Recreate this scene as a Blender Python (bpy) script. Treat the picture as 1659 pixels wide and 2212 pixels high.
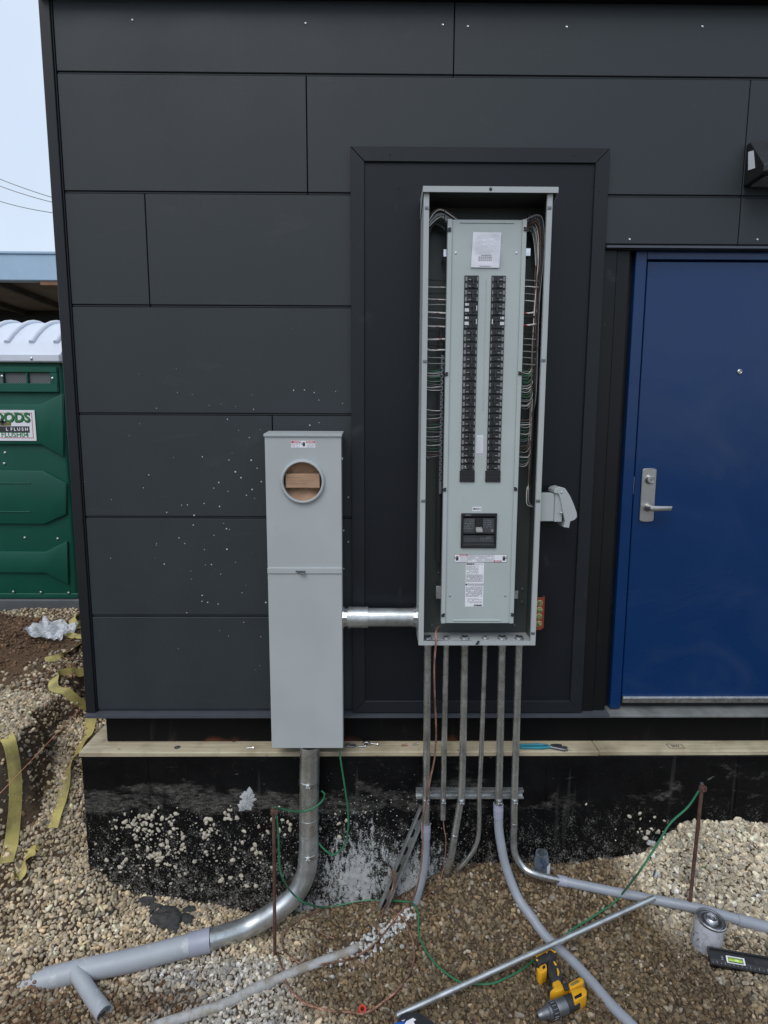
import bpy, bmesh, math, random
import numpy as np
from mathutils import Vector, Matrix
random.seed(7); RNG = np.random.default_rng(7)
S = bpy.context.scene; C = S.collection
for o in list(bpy.data.objects): bpy.data.objects.remove(o)

# ------------------------------------------------------------------ camera
# picture coordinates used below: photograph scaled to 1659 x 2212
FPX, CAM = 1269.58, Vector((1.3225, -2.607, 2.1603))
PIT, YAW, ROL = math.radians(7.632), math.radians(0.5445), math.radians(0.198)
FWD = Vector((math.sin(YAW)*math.cos(PIT), math.cos(YAW)*math.cos(PIT), -math.sin(PIT)))
_r = Vector((math.cos(YAW), -math.sin(YAW), 0)); _u = _r.cross(FWD)
RGT = math.cos(ROL)*_r + math.sin(ROL)*_u; UPV = -math.sin(ROL)*_r + math.cos(ROL)*_u
cd = bpy.data.cameras.new('camera'); co = bpy.data.objects.new('camera', cd); C.objects.link(co)
cd.sensor_fit = 'VERTICAL'; cd.sensor_height = 24; cd.lens = FPX/2212*24; cd.clip_start = .05; cd.clip_end = 900
m = Matrix((RGT, UPV, -FWD)).transposed().to_4x4(); m.translation = CAM; co.matrix_world = m
S.camera = co
S.render.resolution_x, S.render.resolution_y = 768, 1024

# ------------------------------------------------------------------ light
SUN_EL, SUN_AZ = math.radians(52), math.radians(205)
W = bpy.data.worlds.new('World'); S.world = W; W.use_nodes = True
nt = W.node_tree; nt.nodes.clear()
sky = nt.nodes.new('ShaderNodeTexSky'); sky.sky_type = 'NISHITA'; sky.sun_disc = False
sky.sun_elevation = SUN_EL; sky.sun_rotation = SUN_AZ; sky.air_density = 1.0; sky.dust_density = 2.0; sky.ozone_density = 1.0
mx = nt.nodes.new('ShaderNodeMix'); mx.data_type = 'RGBA'; mx.inputs[0].default_value = .82
mx.inputs[7].default_value = (6.9, 7.95, 9.4, 1)          # even overcast cloud layer
nz = nt.nodes.new('ShaderNodeTexNoise'); nz.inputs['Scale'].default_value = 2.2; nz.inputs['Detail'].default_value = 4
mp = nt.nodes.new('ShaderNodeMapRange'); mp.inputs[1].default_value = .3; mp.inputs[2].default_value = .7; mp.inputs[3].default_value = .93; mp.inputs[4].default_value = 1.06
mv = nt.nodes.new('ShaderNodeVectorMath'); mv.operation = 'SCALE'
bg = nt.nodes.new('ShaderNodeBackground'); bg.inputs[1].default_value = .1
wo = nt.nodes.new('ShaderNodeOutputWorld')
nt.links.new(sky.outputs[0], mx.inputs[6]); nt.links.new(nz.outputs[0], mp.inputs[0])
nt.links.new(mx.outputs[2], mv.inputs[0]); nt.links.new(mp.outputs[0], mv.inputs['Scale'])
nt.links.new(mv.outputs[0], bg.inputs[0]); nt.links.new(bg.outputs[0], wo.inputs[0])
sl = bpy.data.lights.new('sun', 'SUN'); sl.energy = 1.1; sl.angle = math.radians(35); sl.color = (1, .97, .92)
so = bpy.data.objects.new('sun', sl); C.objects.link(so)
sd = Vector((math.sin(SUN_AZ)*math.cos(SUN_EL), math.cos(SUN_AZ)*math.cos(SUN_EL), math.sin(SUN_EL)))
so.rotation_euler = sd.to_track_quat('Z', 'Y').to_euler(); so.location = (-2, -6, 8)
S.view_settings.view_transform = 'Standard'; S.view_settings.look = 'None'; S.view_settings.gamma = 1
S.view_settings.exposure = 0.22; S.view_settings.use_curve_mapping = False
S.render.engine = 'CYCLES'

# ------------------------------------------------------------------ terrain height and picture rays
def ss(a, b, x):
    t = np.clip((np.asarray(x, float)-a)/(b-a), 0, 1); return t*t*(3-2*t)
_ph = RNG.uniform(0, 6.28, (24, 2)); _fr = RNG.normal(0, 1, (24, 2))
def bumps(x, y, sc):
    r = 0
    for k in range(24): r = r+np.sin((_fr[k, 0]*x+_fr[k, 1]*y)*sc+_ph[k, 0])
    return r/24**.5
FX = [-.9, -.04, .115, .355, .84, 1.11, 1.40, 1.60, 1.73, 1.95, 2.28, 2.57, 2.78, 3.17, 6]
FZ = [.16, .12, -.02, -.06, -.16, -.10, -.065, .06, .115, .125, .125, .185, .33, .34, .38]
GX = [-3, -.4, 0, .5, 1, 1.5, 2, 2.4, 2.8, 3.2, 6]
GZ = [-.06, -.09, -.12, -.12, -.10, -.06, -.02, .0, .05, .09, .12]
YF = -.055
def hgt(x, y, rough=True):
    x = np.asarray(x, float); y = np.asarray(y, float)
    p = np.interp(x, FX, FZ); g = np.interp(x, GX, GZ)
    t = ss(.0, .38, YF-y)
    front = p*(1-t)+g*t
    back = np.interp(y, [-.06, .3, .6, .95, 1.4], [0, .27, .48, .6, .63])
    front = front+np.where(y > -.06, back, 0)
    front = front+.5*ss(.75, 2.4, -y)
    front = np.minimum(front, np.maximum(.77, p)-np.where(y > 0, .105*ss(1.2, 2.1, y), 0))
    bank = .75+.025*bumps(x, y, 3)-.09*ss(1.3, 2.1, y)
    xe = -.335-.9*np.maximum(0, -y-.02)+.03*np.sin(y*17)+.02*np.sin(y*41+1)
    front = front+np.where(y > -.5, .13*ss(.26, .0, np.abs(x-xe))*ss(-.5, -.1, y)*ss(.7, .3, y), 0)*(x < .05)
    s = ss(0, .085, xe-x)*ss(-1.0, -.6, y)
    h = front*(1-s)+np.maximum(front, bank)*s
    h = h+.2*np.exp(-(((x+1.4)/.45)**2+((y-1.1)/.5)**2))*s*(1+.25*bumps(x, y, 9))
    h = h+.05*np.exp(-(((x+.55)/.25)**2+((y-.65)/.2)**2))*s
    h = h+.13*np.exp(-(((x+.17)/.115)**2+((y+.41)/.09)**2))
    if rough: h = h+.009*bumps(x, y, 9)+.004*bumps(y+3, x, 28)
    return h
def h1(x, y): return float(hgt(x, y))
def GB(u, v, off):                       # ground point pulled off the surface toward the open side
    return G(u, v)-ray(u, v).normalized()*off
def ray(u, v): return (FWD+RGT*((u-829.5)/FPX)-UPV*((v-1106)/FPX))
def U(u, v, y=0.0):                      # point of the plane y = const seen at u, v
    d = ray(u, v); return CAM+d*((y-CAM.y)/d.y)
def Z(u, v, z):
    d = ray(u, v); return CAM+d*((z-CAM.z)/d.z)
def X(u, v, x):
    d = ray(u, v); return CAM+d*((x-CAM.x)/d.x)
def G(u, v, up=0.0):                     # ground point seen at u, v (raised by up)
    d = ray(u, v); t = .9
    while t < 14:
        q = CAM+d*t
        if q.z < h1(q.x, q.y)+up: return q
        t += .006
    return CAM+d*3

# ------------------------------------------------------------------ objects
WL = {}
def tag(o, label=None, cat=None, group=None, kind=None):
    if label: o['label'] = label
    if cat: o['category'] = cat
    if group: o['group'] = group
    if kind: o['kind'] = kind
    return o
def thing(name, label, cat, loc=(0, 0, 0), group=None):
    o = bpy.data.objects.new(name, None); C.objects.link(o); o.location = loc; o.empty_display_size = .05
    WL[o] = Vector(loc); return tag(o, label, cat, group)
def link(name, me, mat, parent=None, origin=(0, 0, 0)):
    o = bpy.data.objects.new(name, me); C.objects.link(o)
    if mat is not None and not me.materials: me.materials.append(mat)
    org = Vector(origin); WL[o] = org
    if parent is not None: o.parent = parent; o.location = org-WL[parent]
    else: o.location = org
    return o
class MB:
    def __init__(s): s.v = []; s.f = []
    def add(s, vs, fs):
        n = len(s.v); s.v += [tuple(a) for a in vs]; s.f += [tuple(i+n for i in f) for f in fs]; return s
    def box(s, a, b):
        x0, x1 = sorted((a[0], b[0])); y0, y1 = sorted((a[1], b[1])); z0, z1 = sorted((a[2], b[2]))
        return s.add([(x0,y0,z0),(x1,y0,z0),(x1,y1,z0),(x0,y1,z0),(x0,y0,z1),(x1,y0,z1),(x1,y1,z1),(x0,y1,z1)],
                     [(0,3,2,1),(4,5,6,7),(0,1,5,4),(1,2,6,5),(2,3,7,6),(3,0,4,7)])
    def prism(s, poly, ext):             # polygon of 3d points (counter clockwise seen against ext), swept by ext
        n = len(poly); e = Vector(ext); P = [Vector(p) for p in poly]
        nn = Vector((0, 0, 0))
        for i in range(n): nn += P[i].cross(P[(i+1) % n])
        if nn.dot(e) > 0: P = P[::-1]
        return s.add(P+[p+e for p in P], [tuple(range(n)), tuple(range(2*n-1, n-1, -1))]+[(i, i+n, (i+1) % n+n, (i+1) % n) for i in range(n)])
    def tube(s, pts, r, n=10, caps=True, hollow=0):
        P = [Vector(p) for p in pts]; k = len(P); R = r if hasattr(r, '__len__') else [r]*k
        t0 = (P[1]-P[0]).normalized(); a = t0.orthogonal().normalized(); rings = []
        for i in range(k):
            t = (P[min(i+1, k-1)]-P[max(i-1, 0)]).normalized()
            a = (a-t*a.dot(t)).normalized(); b = t.cross(a)
            rings.append([P[i]+(a*math.cos(2*math.pi*j/n)+b*math.sin(2*math.pi*j/n))*R[i] for j in range(n)])
        vs = [q for g in rings for q in g]; fs = []
        for i in range(k-1):
            for j in range(n): fs.append((i*n+j, i*n+(j+1) % n, (i+1)*n+(j+1) % n, (i+1)*n+j))
        if hollow:
            vs2 = []
            for i in (0, k-1):
                c = P[i]; d = (P[1]-P[0]).normalized()*.03 if i == 0 else (P[k-2]-P[k-1]).normalized()*.03
                base = len(vs)+len(vs2)
                vs2 += [c+(q-c)*hollow for q in rings[i]]+[c+d+(q-c)*hollow for q in rings[i]]
                o = i*n
                for j in range(n):
                    j2 = (j+1) % n
                    f1 = (o+j, base+j, base+j2, o+j2); f2 = (base+j, base+n+j, base+n+j2, base+j2)
                    if i == 0: fs += [f1[::-1], f2[::-1]]
                    else: fs += [f1, f2]
                fs.append(tuple(base+n+j for j in range(n)) if i else tuple(base+n+j for j in range(n))[::-1])
            vs += vs2
        elif caps: fs += [tuple(range(n))[::-1], tuple((k-1)*n+j for j in range(n))]
        return s.add(vs, fs)
    def cyl(s, a, b, r, n=16, r2=None, hollow=0): return s.tube([a, b], [r, r if r2 is None else r2], n, True, hollow)
    def lathe(s, prof, c, ax=(0, 0, 1), n=24):     # prof = [(radius, along)]
        ax = Vector(ax).normalized(); a = ax.orthogonal().normalized(); b = ax.cross(a); c = Vector(c); k = len(prof)
        vs = [c+ax*h+(a*math.cos(2*math.pi*j/n)+b*math.sin(2*math.pi*j/n))*r for r, h in prof for j in range(n)]
        fs = [(i*n+j, i*n+(j+1) % n, (i+1)*n+(j+1) % n, (i+1)*n+j) for i in range(k-1) for j in range(n)]
        fs += [tuple(range(n))[::-1], tuple((k-1)*n+j for j in range(n))]
        return s.add(vs, fs)
    def ribbon(s, pts, side, w, th=.0025):
        P = [Vector(p) for p in pts]; k = len(P); vs = []; fs = []
        for i in range(k):
            t = (P[min(i+1, k-1)]-P[max(i-1, 0)]).normalized()
            d = Vector(side[i]); d = (d-t*d.dot(t)).normalized()*(w/2); nn = t.cross(d).normalized()*(th/2)
            vs += [P[i]-d-nn, P[i]+d-nn, P[i]+d+nn, P[i]-d+nn]
        for i in range(k-1):
            for j in range(4): fs.append((i*4+j, i*4+(j+1) % 4, i*4+4+(j+1) % 4, i*4+4+j))
        fs += [(3, 2, 1, 0), (k*4-4, k*4-3, k*4-2, k*4-1)]
        return s.add(vs, fs)
    def build(s, name, mat, parent=None, bev=0, smooth=False, origin=(0, 0, 0), seg=1):
        me = bpy.data.meshes.new(name); o = Vector(origin)
        me.from_pydata([tuple(Vector(v)-o) for v in s.v], [], s.f)
        if bev:
            bm = bmesh.new(); bm.from_mesh(me); bm.normal_update()
            es = [e for e in bm.edges if len(e.link_faces) == 2 and e.calc_face_angle(0) > .5]
            bmesh.ops.bevel(bm, geom=es, offset=bev, segments=seg, profile=.5, affect='EDGES', clamp_overlap=True)
            bm.to_mesh(me); bm.free()
        if smooth:
            me.polygons.foreach_set('use_smooth', [True]*len(me.polygons)); me.set_sharp_from_angle(angle=.65)
        me.validate(); me.update()
        o_ = link(name, me, mat, parent, origin)
        if name in ('print', 'small_print', 'print_block', 'strip_border', 'brand_mark'): o_['kind'] = 'stuff'
        return o_
def cat(pts, n=6):                       # Catmull-Rom through points
    P = [Vector(p) for p in pts]; P = [P[0]*2-P[1]]+P+[P[-1]*2-P[-2]]; out = []
    for i in range(1, len(P)-2):
        a, b, c, d = P[i-1:i+3]
        for k in range(n):
            t = k/n; out.append(.5*((2*b)+(c-a)*t+(2*a-5*b+4*c-d)*t*t+(3*b-a-3*c+d)*t**3))
    return out+[P[-2]]
def copy_tree(o, parent=None, loc=None):
    c = o.copy(); C.objects.link(c)
    if parent is not None: c.parent = parent
    if loc is not None: c.location = loc
    for ch in [k for k in bpy.data.objects if k.parent == o]: copy_tree(ch, c)
    return c
def text(name, body, size, p, mat, parent, align='CENTER', bold=0, rot=0, nrm='y', sx=1.0):
    cu = bpy.data.curves.new(name, 'FONT'); cu.body = body; cu.size = size; cu.align_x = align; cu.align_y = 'CENTER'; cu.offset = bold; cu.extrude = .0003; cu.resolution_u = 3
    t = bpy.data.objects.new(name, cu); C.objects.link(t)
    me = bpy.data.meshes.new_from_object(t.evaluated_get(bpy.context.evaluated_depsgraph_get()))
    bpy.data.objects.remove(t); bpy.data.curves.remove(cu)
    R = Matrix.Diagonal((sx, 1, 1, 1))
    R = Matrix.Rotation(rot, 4, 'Z') @ R
    if nrm == 'y': R = Matrix.Rotation(math.pi/2, 4, 'X') @ R
    me.transform(R); me.materials.clear()
    return link(name, me, mat, parent, p)

# ------------------------------------------------------------------ materials
class N:
    def __init__(s, name):
        s.m = bpy.data.materials.new(name); s.m.use_nodes = True; s.t = s.m.node_tree; s.b = s.t.nodes['Principled BSDF']
        s.pos = None
    def n(s, kind, **k):
        x = s.t.nodes.new('ShaderNode'+kind)
        for a, b in k.items(): setattr(x, a, b)
        return x
    def l(s, a, b): s.t.links.new(a, b)
    def P(s):
        if s.pos is None: s.pos = s.n('NewGeometry').outputs['Position']
        return s.pos
    def put(s, sock, v):
        if hasattr(v, 'is_linked') or hasattr(v, 'links'): s.l(v, sock)
        elif isinstance(v, (tuple, list)) and len(v) == 3 and sock.type == 'RGBA': sock.default_value = (*v, 1)
        else: sock.default_value = v
    def noise(s, sc, det=4, rough=.55, vec=None, dist=0):
        x = s.n('TexNoise'); x.inputs['Scale'].default_value = sc; x.inputs['Detail'].default_value = det; x.inputs['Roughness'].default_value = rough; x.inputs['Distortion'].default_value = dist
        s.l(vec if vec is not None else s.P(), x.inputs['Vector']); return x.outputs['Fac']
    def scale(s, v3, vec=None):
        x = s.n('Mapping'); x.inputs['Scale'].default_value = v3; s.l(vec if vec is not None else s.P(), x.inputs['Vector']); return x.outputs[0]
    def ramp(s, f, a, b, lo=0.0, hi=1.0, smooth=False):
        x = s.n('MapRange'); x.interpolation_type = 'SMOOTHSTEP' if smooth else 'LINEAR'
        s.l(f, x.inputs[0]); x.inputs[1].default_value = a; x.inputs[2].default_value = b; x.inputs[3].default_value = lo; x.inputs[4].default_value = hi
        return x.outputs[0]
    def math(s, op, a, b=0.0, c=0.0):
        x = s.n('Math', operation=op); s.put(x.inputs[0], a); s.put(x.inputs[1], b); s.put(x.inputs[2], c); return x.outputs[0]
    def mix(s, f, a, b):
        x = s.n('Mix'); x.data_type = 'RGBA'; s.put(x.inputs[0], f); s.put(x.inputs[6], a); s.put(x.inputs[7], b); return x.outputs[2]
    def bump(s, h, st=.3, d=.002):
        x = s.n('Bump'); x.inputs['Strength'].default_value = st; x.inputs['Distance'].default_value = d; s.l(h, x.inputs['Height'])
        s.l(x.outputs[0], s.b.inputs['Normal']); return x
    def sep(s):
        x = s.n('SeparateXYZ'); s.l(s.P(), x.inputs[0]); return x.outputs
    def set(s, **k):
        for a, b in k.items(): s.put(s.b.inputs[a.replace('_', ' ')], b)
        return s.m
def mat(name, col, rough=.6, metal=0.0, var=.12, vs=9, spec=None, bump=0.0, bs=300, bd=.001, dirt=None, da=.45, db=.7, ds=6, coat=0):
    n = N(name); c = tuple(col)
    f = n.noise(vs, 5)
    base = n.mix(n.ramp(f, .3, .7), tuple(a*(1-var) for a in c), tuple(min(1, a*(1+var)) for a in c))
    if dirt: base = n.mix(n.ramp(n.noise(ds, 7, .65), da, db), base, dirt)
    n.set(Base_Color=base, Metallic=metal, Roughness=n.ramp(n.noise(vs*2.7, 4), .3, .7, max(.02, rough-.08), min(1, rough+.08)))
    if spec is not None: n.set(Specular_IOR_Level=spec)
    if coat: n.set(Coat_Weight=coat, Coat_Roughness=.1)
    if bump: n.bump(n.noise(bs, 3), bump, bd)
    return n.m
M = {}
M['black'] = mat('black plastic', (.012, .012, .013), .45)
M['blacksteel'] = mat('black steel', (.006, .006, .007), .5, dirt=(.03, .028, .025), da=.55, db=.8)
M['zinc'] = mat('zinc steel', (.62, .64, .66), .32, 1, var=.15, vs=30)
M['galv'] = mat('galvanised conduit', (.60, .615, .605), .31, .88, var=.22, vs=14, dirt=(.30, .295, .275), da=.5, db=.75, ds=9, bump=.06, bs=160)
M['galvbright'] = mat('bright galvanised conduit', (.55, .58, .585), .34, .8, var=.2, vs=16, dirt=(.36, .37, .36), da=.5, db=.7, ds=14)
M['pvc'] = mat('grey pvc', (.30, .325, .37), .42, var=.06, dirt=(.24, .22, .2), da=.55, db=.8, ds=12)
M['pvclight'] = mat('light grey pvc', (.37, .395, .43), .45, var=.06, dirt=(.5, .52, .54), da=.58, db=.66, ds=11)
M['pvcjoint'] = mat('lilac grey pvc coupling', (.33, .345, .42), .4, var=.05)
M['pvcspray'] = mat('dusty sprayed pvc', (.40, .40, .40), .6, var=.15, vs=25, dirt=(.28, .25, .21), da=.48, db=.6, ds=14)
M['copper'] = mat('copper wire', (.42, .225, .16), .5, .55, var=.3, vs=25, dirt=(.15, .09, .065), da=.42, db=.6, ds=8)
M['green'] = mat('green insulation', (.025, .16, .075), .4, var=.1)
M['wgreen'] = mat('green thin insulation', (.03, .16, .07), .45)
M['wwhite'] = mat('white insulation', (.72, .72, .69), .5)
M['wgrey'] = mat('grey insulation', (.3, .31, .31), .5)
M['wblack'] = mat('black insulation', (.02, .02, .022), .45)
M['wred'] = mat('red insulation', (.28, .03, .03), .45)
M['wbrown'] = mat('brown insulation', (.13, .07, .055), .5)
M['white'] = mat('white paper', (.82, .82, .86), .5, var=.03)
M['ink'] = mat('ink', (.03, .03, .035), .6)
M['greyink'] = mat('grey ink', (.22, .22, .24), .6)
M['redink'] = mat('red ink', (.5, .03, .05), .5)
M['rust'] = mat('rusty copper clad rod', (.10, .048, .036), .75, .2, var=.35, vs=40, dirt=(.16, .09, .07), bump=.3, bs=200)
M['brass'] = mat('brushed lever metal', (.48, .47, .45), .38, 1, var=.06, vs=60)
M['yellow'] = mat('yellow tool plastic', (.72, .36, .015), .45, var=.08, dirt=(.25, .14, .03), da=.6, db=.8, ds=40)
M['rubber'] = mat('dark tool rubber', (.022, .024, .027), .7, dirt=(.07, .065, .055), da=.55, db=.8, ds=40)
M['toolgrey'] = mat('grey tool metal', (.20, .21, .225), .4, .7, var=.15, vs=50)
M['teal'] = mat('teal tool grips', (.02, .2, .26), .5)
M['orange'] = mat('orange anodised level', (.32, .068, .03), .4, .3)
M['vial'] = mat('green vial fluid', (.36, .55, .04), .2)
M['redplastic'] = mat('red plastic', (.5, .05, .03), .45)
M['strap'] = mat('worn yellow webbing', (.46, .385, .125), .8, var=.2, vs=15, dirt=(.16, .13, .07), da=.45, db=.75, ds=10, bump=.5, bs=420, bd=.001)
M['cardboard'] = mat('cardboard', (.42, .26, .165), .85, var=.12, vs=20, bump=.25, bs=60, bd=.004)
M['toilet'] = mat('green toilet plastic', (.005, .085, .055), .45, spec=.3, var=.1, vs=2, bump=.05, bs=120)
M['toiletroof'] = mat('white toilet roof', (.66, .70, .78), .5, var=.04)
M['skid'] = mat('dark grey skid', (.09, .1, .11), .7)
M['bluefascia'] = mat('pale blue fascia', (.37, .51, .66), .5, var=.06, vs=3)
M['soffit'] = mat('dark soffit', (.05, .045, .04), .8, var=.3, vs=3)
M['string'] = mat('orange string', (.7, .3, .16), .8)
M['clay'] = mat('dark clay', (.045, .045, .044), .8, var=.3, vs=30, bump=.5, bs=60, bd=.004)
def flecks(n, sc, thr, ax, az, rx, rz):      # white paint spatter thinning out from (ax, az)
    v = n.n('TexVoronoi'); v.inputs['Scale'].default_value = sc; n.l(n.P(), v.inputs['Vector'])
    x, y, z = n.sep()
    d = n.math('ADD', n.math('POWER', n.math('MULTIPLY', n.math('SUBTRACT', x, ax), 1/rx), 2), n.math('POWER', n.math('MULTIPLY', n.math('SUBTRACT', z, az), 1/rz), 2))
    t = n.ramp(d, 0, 1, thr, 0)
    hash_ = n.n('SeparateColor'); n.l(v.outputs['Color'], hash_.inputs[0])
    return n.math('MULTIPLY', n.math('LESS_THAN', v.outputs['Distance'], n.math('MULTIPLY', t, hash_.outputs[0])), n.math('GREATER_THAN', hash_.outputs[1], .78))
def m_siding():
    n = N('charcoal fibre cement'); f = n.noise(3.5, 5); g = n.noise(260, 3)
    base = n.mix(n.ramp(f, .3, .7), (.0215, .0278, .0328), (.0275, .0342, .0393))
    base = n.mix(n.ramp(g, .4, .62, 0, .35), base, (.038, .045, .050))
    sc = n.noise(1, 4, .6, n.scale((2.5, 1, 6)), 1.5)
    base = n.mix(n.ramp(sc, .62, .8, 0, .35), base, (.06, .064, .065))
    base = n.mix(flecks(n, 42, .17, .95, 1.75, 1.15, 1.0), base, (.6, .62, .62))
    n.set(Base_Color=base, Roughness=n.ramp(f, .3, .7, .5, .62), Specular_IOR_Level=.38)
    n.bump(n.noise(1, 3, .6, n.scale((190, 190, 320))), .35, .0012); return n.m
def m_plate(name, c, r):
    n = N(name); f = n.noise(2.2, 5)
    base = n.mix(n.ramp(f, .3, .7), tuple(a*.9 for a in c), tuple(a*1.12 for a in c))
    sc = n.noise(1, 5, .6, n.scale((5, 1, 2.5)), 2)
    base = n.mix(n.ramp(sc, .64, .8, 0, .4), base, (.06, .064, .07))
    base = n.mix(flecks(n, 30, .09, 1.3, 2.1, 1.3, 1.6), base, (.5, .5, .5))
    n.set(Base_Color=base, Roughness=n.ramp(f, .3, .7, r-.05, r+.07), Specular_IOR_Level=.28); n.bump(n.noise(6, 2), .25, .002); return n.m
def m_door():
    n = N('glossy navy door paint'); f = n.noise(2, 4)
    sm = n.noise(1, 5, .6, n.scale((1.6, 1, 2.6)), 1.2)
    base = n.mix(n.ramp(f, .3, .7), (.0012, .026, .102), (.002, .029, .114))
    base = n.mix(n.ramp(sm, .55, .78, 0, .22), base, (.05, .075, .13))
    n.set(Base_Color=base, Roughness=n.ramp(sm, .4, .75, .2, .38), Specular_IOR_Level=.42)
    n.bump(n.noise(5, 2), .3, .004); return n.m
def m_enclosure(name, c, dirt=True):
    n = N(name); f = n.noise(5, 4); g = n.noise(500, 2)
    base = n.mix(n.ramp(f, .3, .7), tuple(a*.96 for a in c), tuple(a*1.04 for a in c))
    if dirt:
        d = n.noise(1, 6, .7, n.scale((9, 9, 4)), .8); base = n.mix(n.ramp(d, .66, .8, 0, .35), base, (.16, .16, .15))
    n.set(Base_Color=base, Roughness=n.ramp(f, .3, .7, .4, .5)); n.bump(g, .1, .0006); return n.m
def m_timber():
    n = N('pressure treated timber'); v = n.scale((3, 90, 90)); f = n.noise(1, 5, .6, v, .6); k = n.noise(5, 3)
    base = n.mix(n.ramp(f, .3, .7), (.42, .345, .225), (.60, .53, .38))
    base = n.mix(n.ramp(k, .5, .72, 0, .6), base, (.17, .125, .08))
    base = n.mix(n.ramp(n.noise(22, 5, .7), .64, .7, 0, .8), base, (.05, .042, .035))
    x, y, z = n.sep(); zz = n.math('ADD', z, n.math('MULTIPLY', n.noise(1, 3, .5, n.scale((6, 1, 1))), .004))
    for zl in (.6905, .6835): base = n.mix(n.math('MULTIPLY', n.math('COMPARE', zz, zl+.002, .0009), .65), base, (.09, .065, .04))
    n.set(Base_Color=base, Roughness=.85); n.bump(f, .5, .003); return n.m
def m_foundation():
    n = N('black damp-proof coating'); x, y, z = n.sep()
    tar = n.mix(n.ramp(n.noise(7, 5), .35, .7), (.002, .002, .0024), (.006, .006, .0063))
    # dried mud film: band below the sill at the left, fading right
    big = n.noise(1, 5, .6, n.scale((3.2, 3, 9)), .8)
    zc = n.math('SUBTRACT', n.math('MULTIPLY', n.math('ABSOLUTE', n.math('SUBTRACT', z, n.math('ADD', n.math('MULTIPLY', n.noise(2.6, 4), .34), .30))), 1/.13), 0)
    band = n.math('MULTIPLY', n.ramp(zc, .2, 1, 1, 0, True), n.ramp(x, 1.0, 1.9, 1, .35))
    mud = n.ramp(n.math('ADD', n.math('ADD', n.math('MULTIPLY', big, .6), n.math('MULTIPLY', n.noise(1, 6, .7, n.scale((14, 14, 26)), .8), .4)), n.math('MULTIPLY', band, .24)), .62, .72, 0, .8)
    mud = n.math('MULTIPLY', mud, n.ramp(n.noise(1, 6, .75, n.scale((32, 32, 75)), .6), .42, .6, .12, 1))
    base = n.mix(mud, tar, (.12, .112, .10))
    # dusty speckle lower down
    sp = n.math('ADD', n.math('MULTIPLY', n.noise(1, 3, .7, n.scale((210, 210, 150))), .6), n.math('MULTIPLY', n.noise(1, 4, .7, n.scale((24, 24, 18))), .4))
    low = n.ramp(n.math('ADD', z, n.math('MULTIPLY', n.noise(3, 4), .25)), .2, .62, 1, 0)
    spk = n.math('MULTIPLY', n.ramp(n.math('ADD', sp, n.math('MULTIPLY', low, .09)), .59, .67), n.ramp(low, 0, .3, .1, .75))
    base = n.mix(spk, base, (.21, .20, .18))
    base = n.mix(flecks(n, 95, .62, .55, .02, 1.5, .5), base, (.27, .26, .235)); base = n.mix(flecks(n, 120, .6, 2.2, .1, 1.3, .42), base, (.27, .26, .235))
    # grey-white spray paint round the conduits
    def blob(cx, cz, rx, rz):
        a = n.math('POWER', n.math('MULTIPLY', n.math('SUBTRACT', x, cx), 1/rx), 2); b = n.math('POWER', n.math('MULTIPLY', n.math('SUBTRACT', z, cz), 1/rz), 2)
        return n.math('SQRT', n.math('ADD', a, b))
    d = n.math('MINIMUM', blob(1.50, .02, .44, .44), blob(1.22, .05, .38, .52))
    d = n.math('MINIMUM', d, n.math('ADD', blob(1.30, .25, .06, .3), .15)); d = n.math('MINIMUM', d, blob(2.32, .10, .22, .05))
    d = n.math('MINIMUM', d, n.math('ADD', blob(1.0, -.12, .3, .2), .1)); d = n.math('MINIMUM', d, blob(1.75, .08, .26, .12))
    st = n.noise(1, 4, .75, n.scale((50, 50, 22)), .5); st2 = n.noise(1, 2, .5, n.scale((150, 150, 230)))
    st = n.math('ADD', n.math('MULTIPLY', st, .72), n.math('MULTIPLY', st2, .28))
    spray = n.ramp(n.math('SUBTRACT', st, n.math('MULTIPLY', n.math('SUBTRACT', d, .40), .36)), .5, .575, 0, .92)
    base = n.mix(spray, base, n.mix(n.ramp(n.noise(30, 4), .35, .7), (.36, .37, .37), (.58, .595, .595)))
    base = n.mix(flecks(n, 75, .3, 1.35, .25, .7, .42), base, (.5, .51, .51))
    # grey daubs
    db = n.noise(1, 4, .6, n.scale((9, 9, 14)), .6); base = n.mix(n.math('MULTIPLY', n.ramp(db, .70, .73, 0, .7), n.ramp(z, .22, .3)), base, (.17, .165, .155))
    rn = n.noise(1, 3, .5, n.scale((22, 22, 1.2))); base = n.mix(n.ramp(rn, .66, .74, 0, .16), base, (.14, .135, .125))
    n.set(Base_Color=base, Roughness=n.ramp(mud, 0, .6, .5, .9), Specular_IOR_Level=.14)
    n.bump(n.math('ADD', n.noise(25, 6, .7), n.math('MULTIPLY', sp, .4)), .6, .006); return n.m
def m_beam():
    n = N('black painted floor beam'); rn = n.noise(1, 4, .6, n.scale((14, 14, 2)), .5)
    base = n.mix(n.ramp(rn, .62, .75, 0, .25), (.0035, .0035, .004), (.07, .066, .06))
    x, y, z = n.sep(); e = n.math('MULTIPLY', n.ramp(z, .70, .735, 1, 0), n.ramp(n.noise(4, 4), .56, .68))
    base = n.mix(e, base, (.16, .05, .018)); n.set(Base_Color=base, Roughness=.55, Specular_IOR_Level=.15); n.bump(n.noise(30, 4), .2, .002); return n.m
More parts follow.
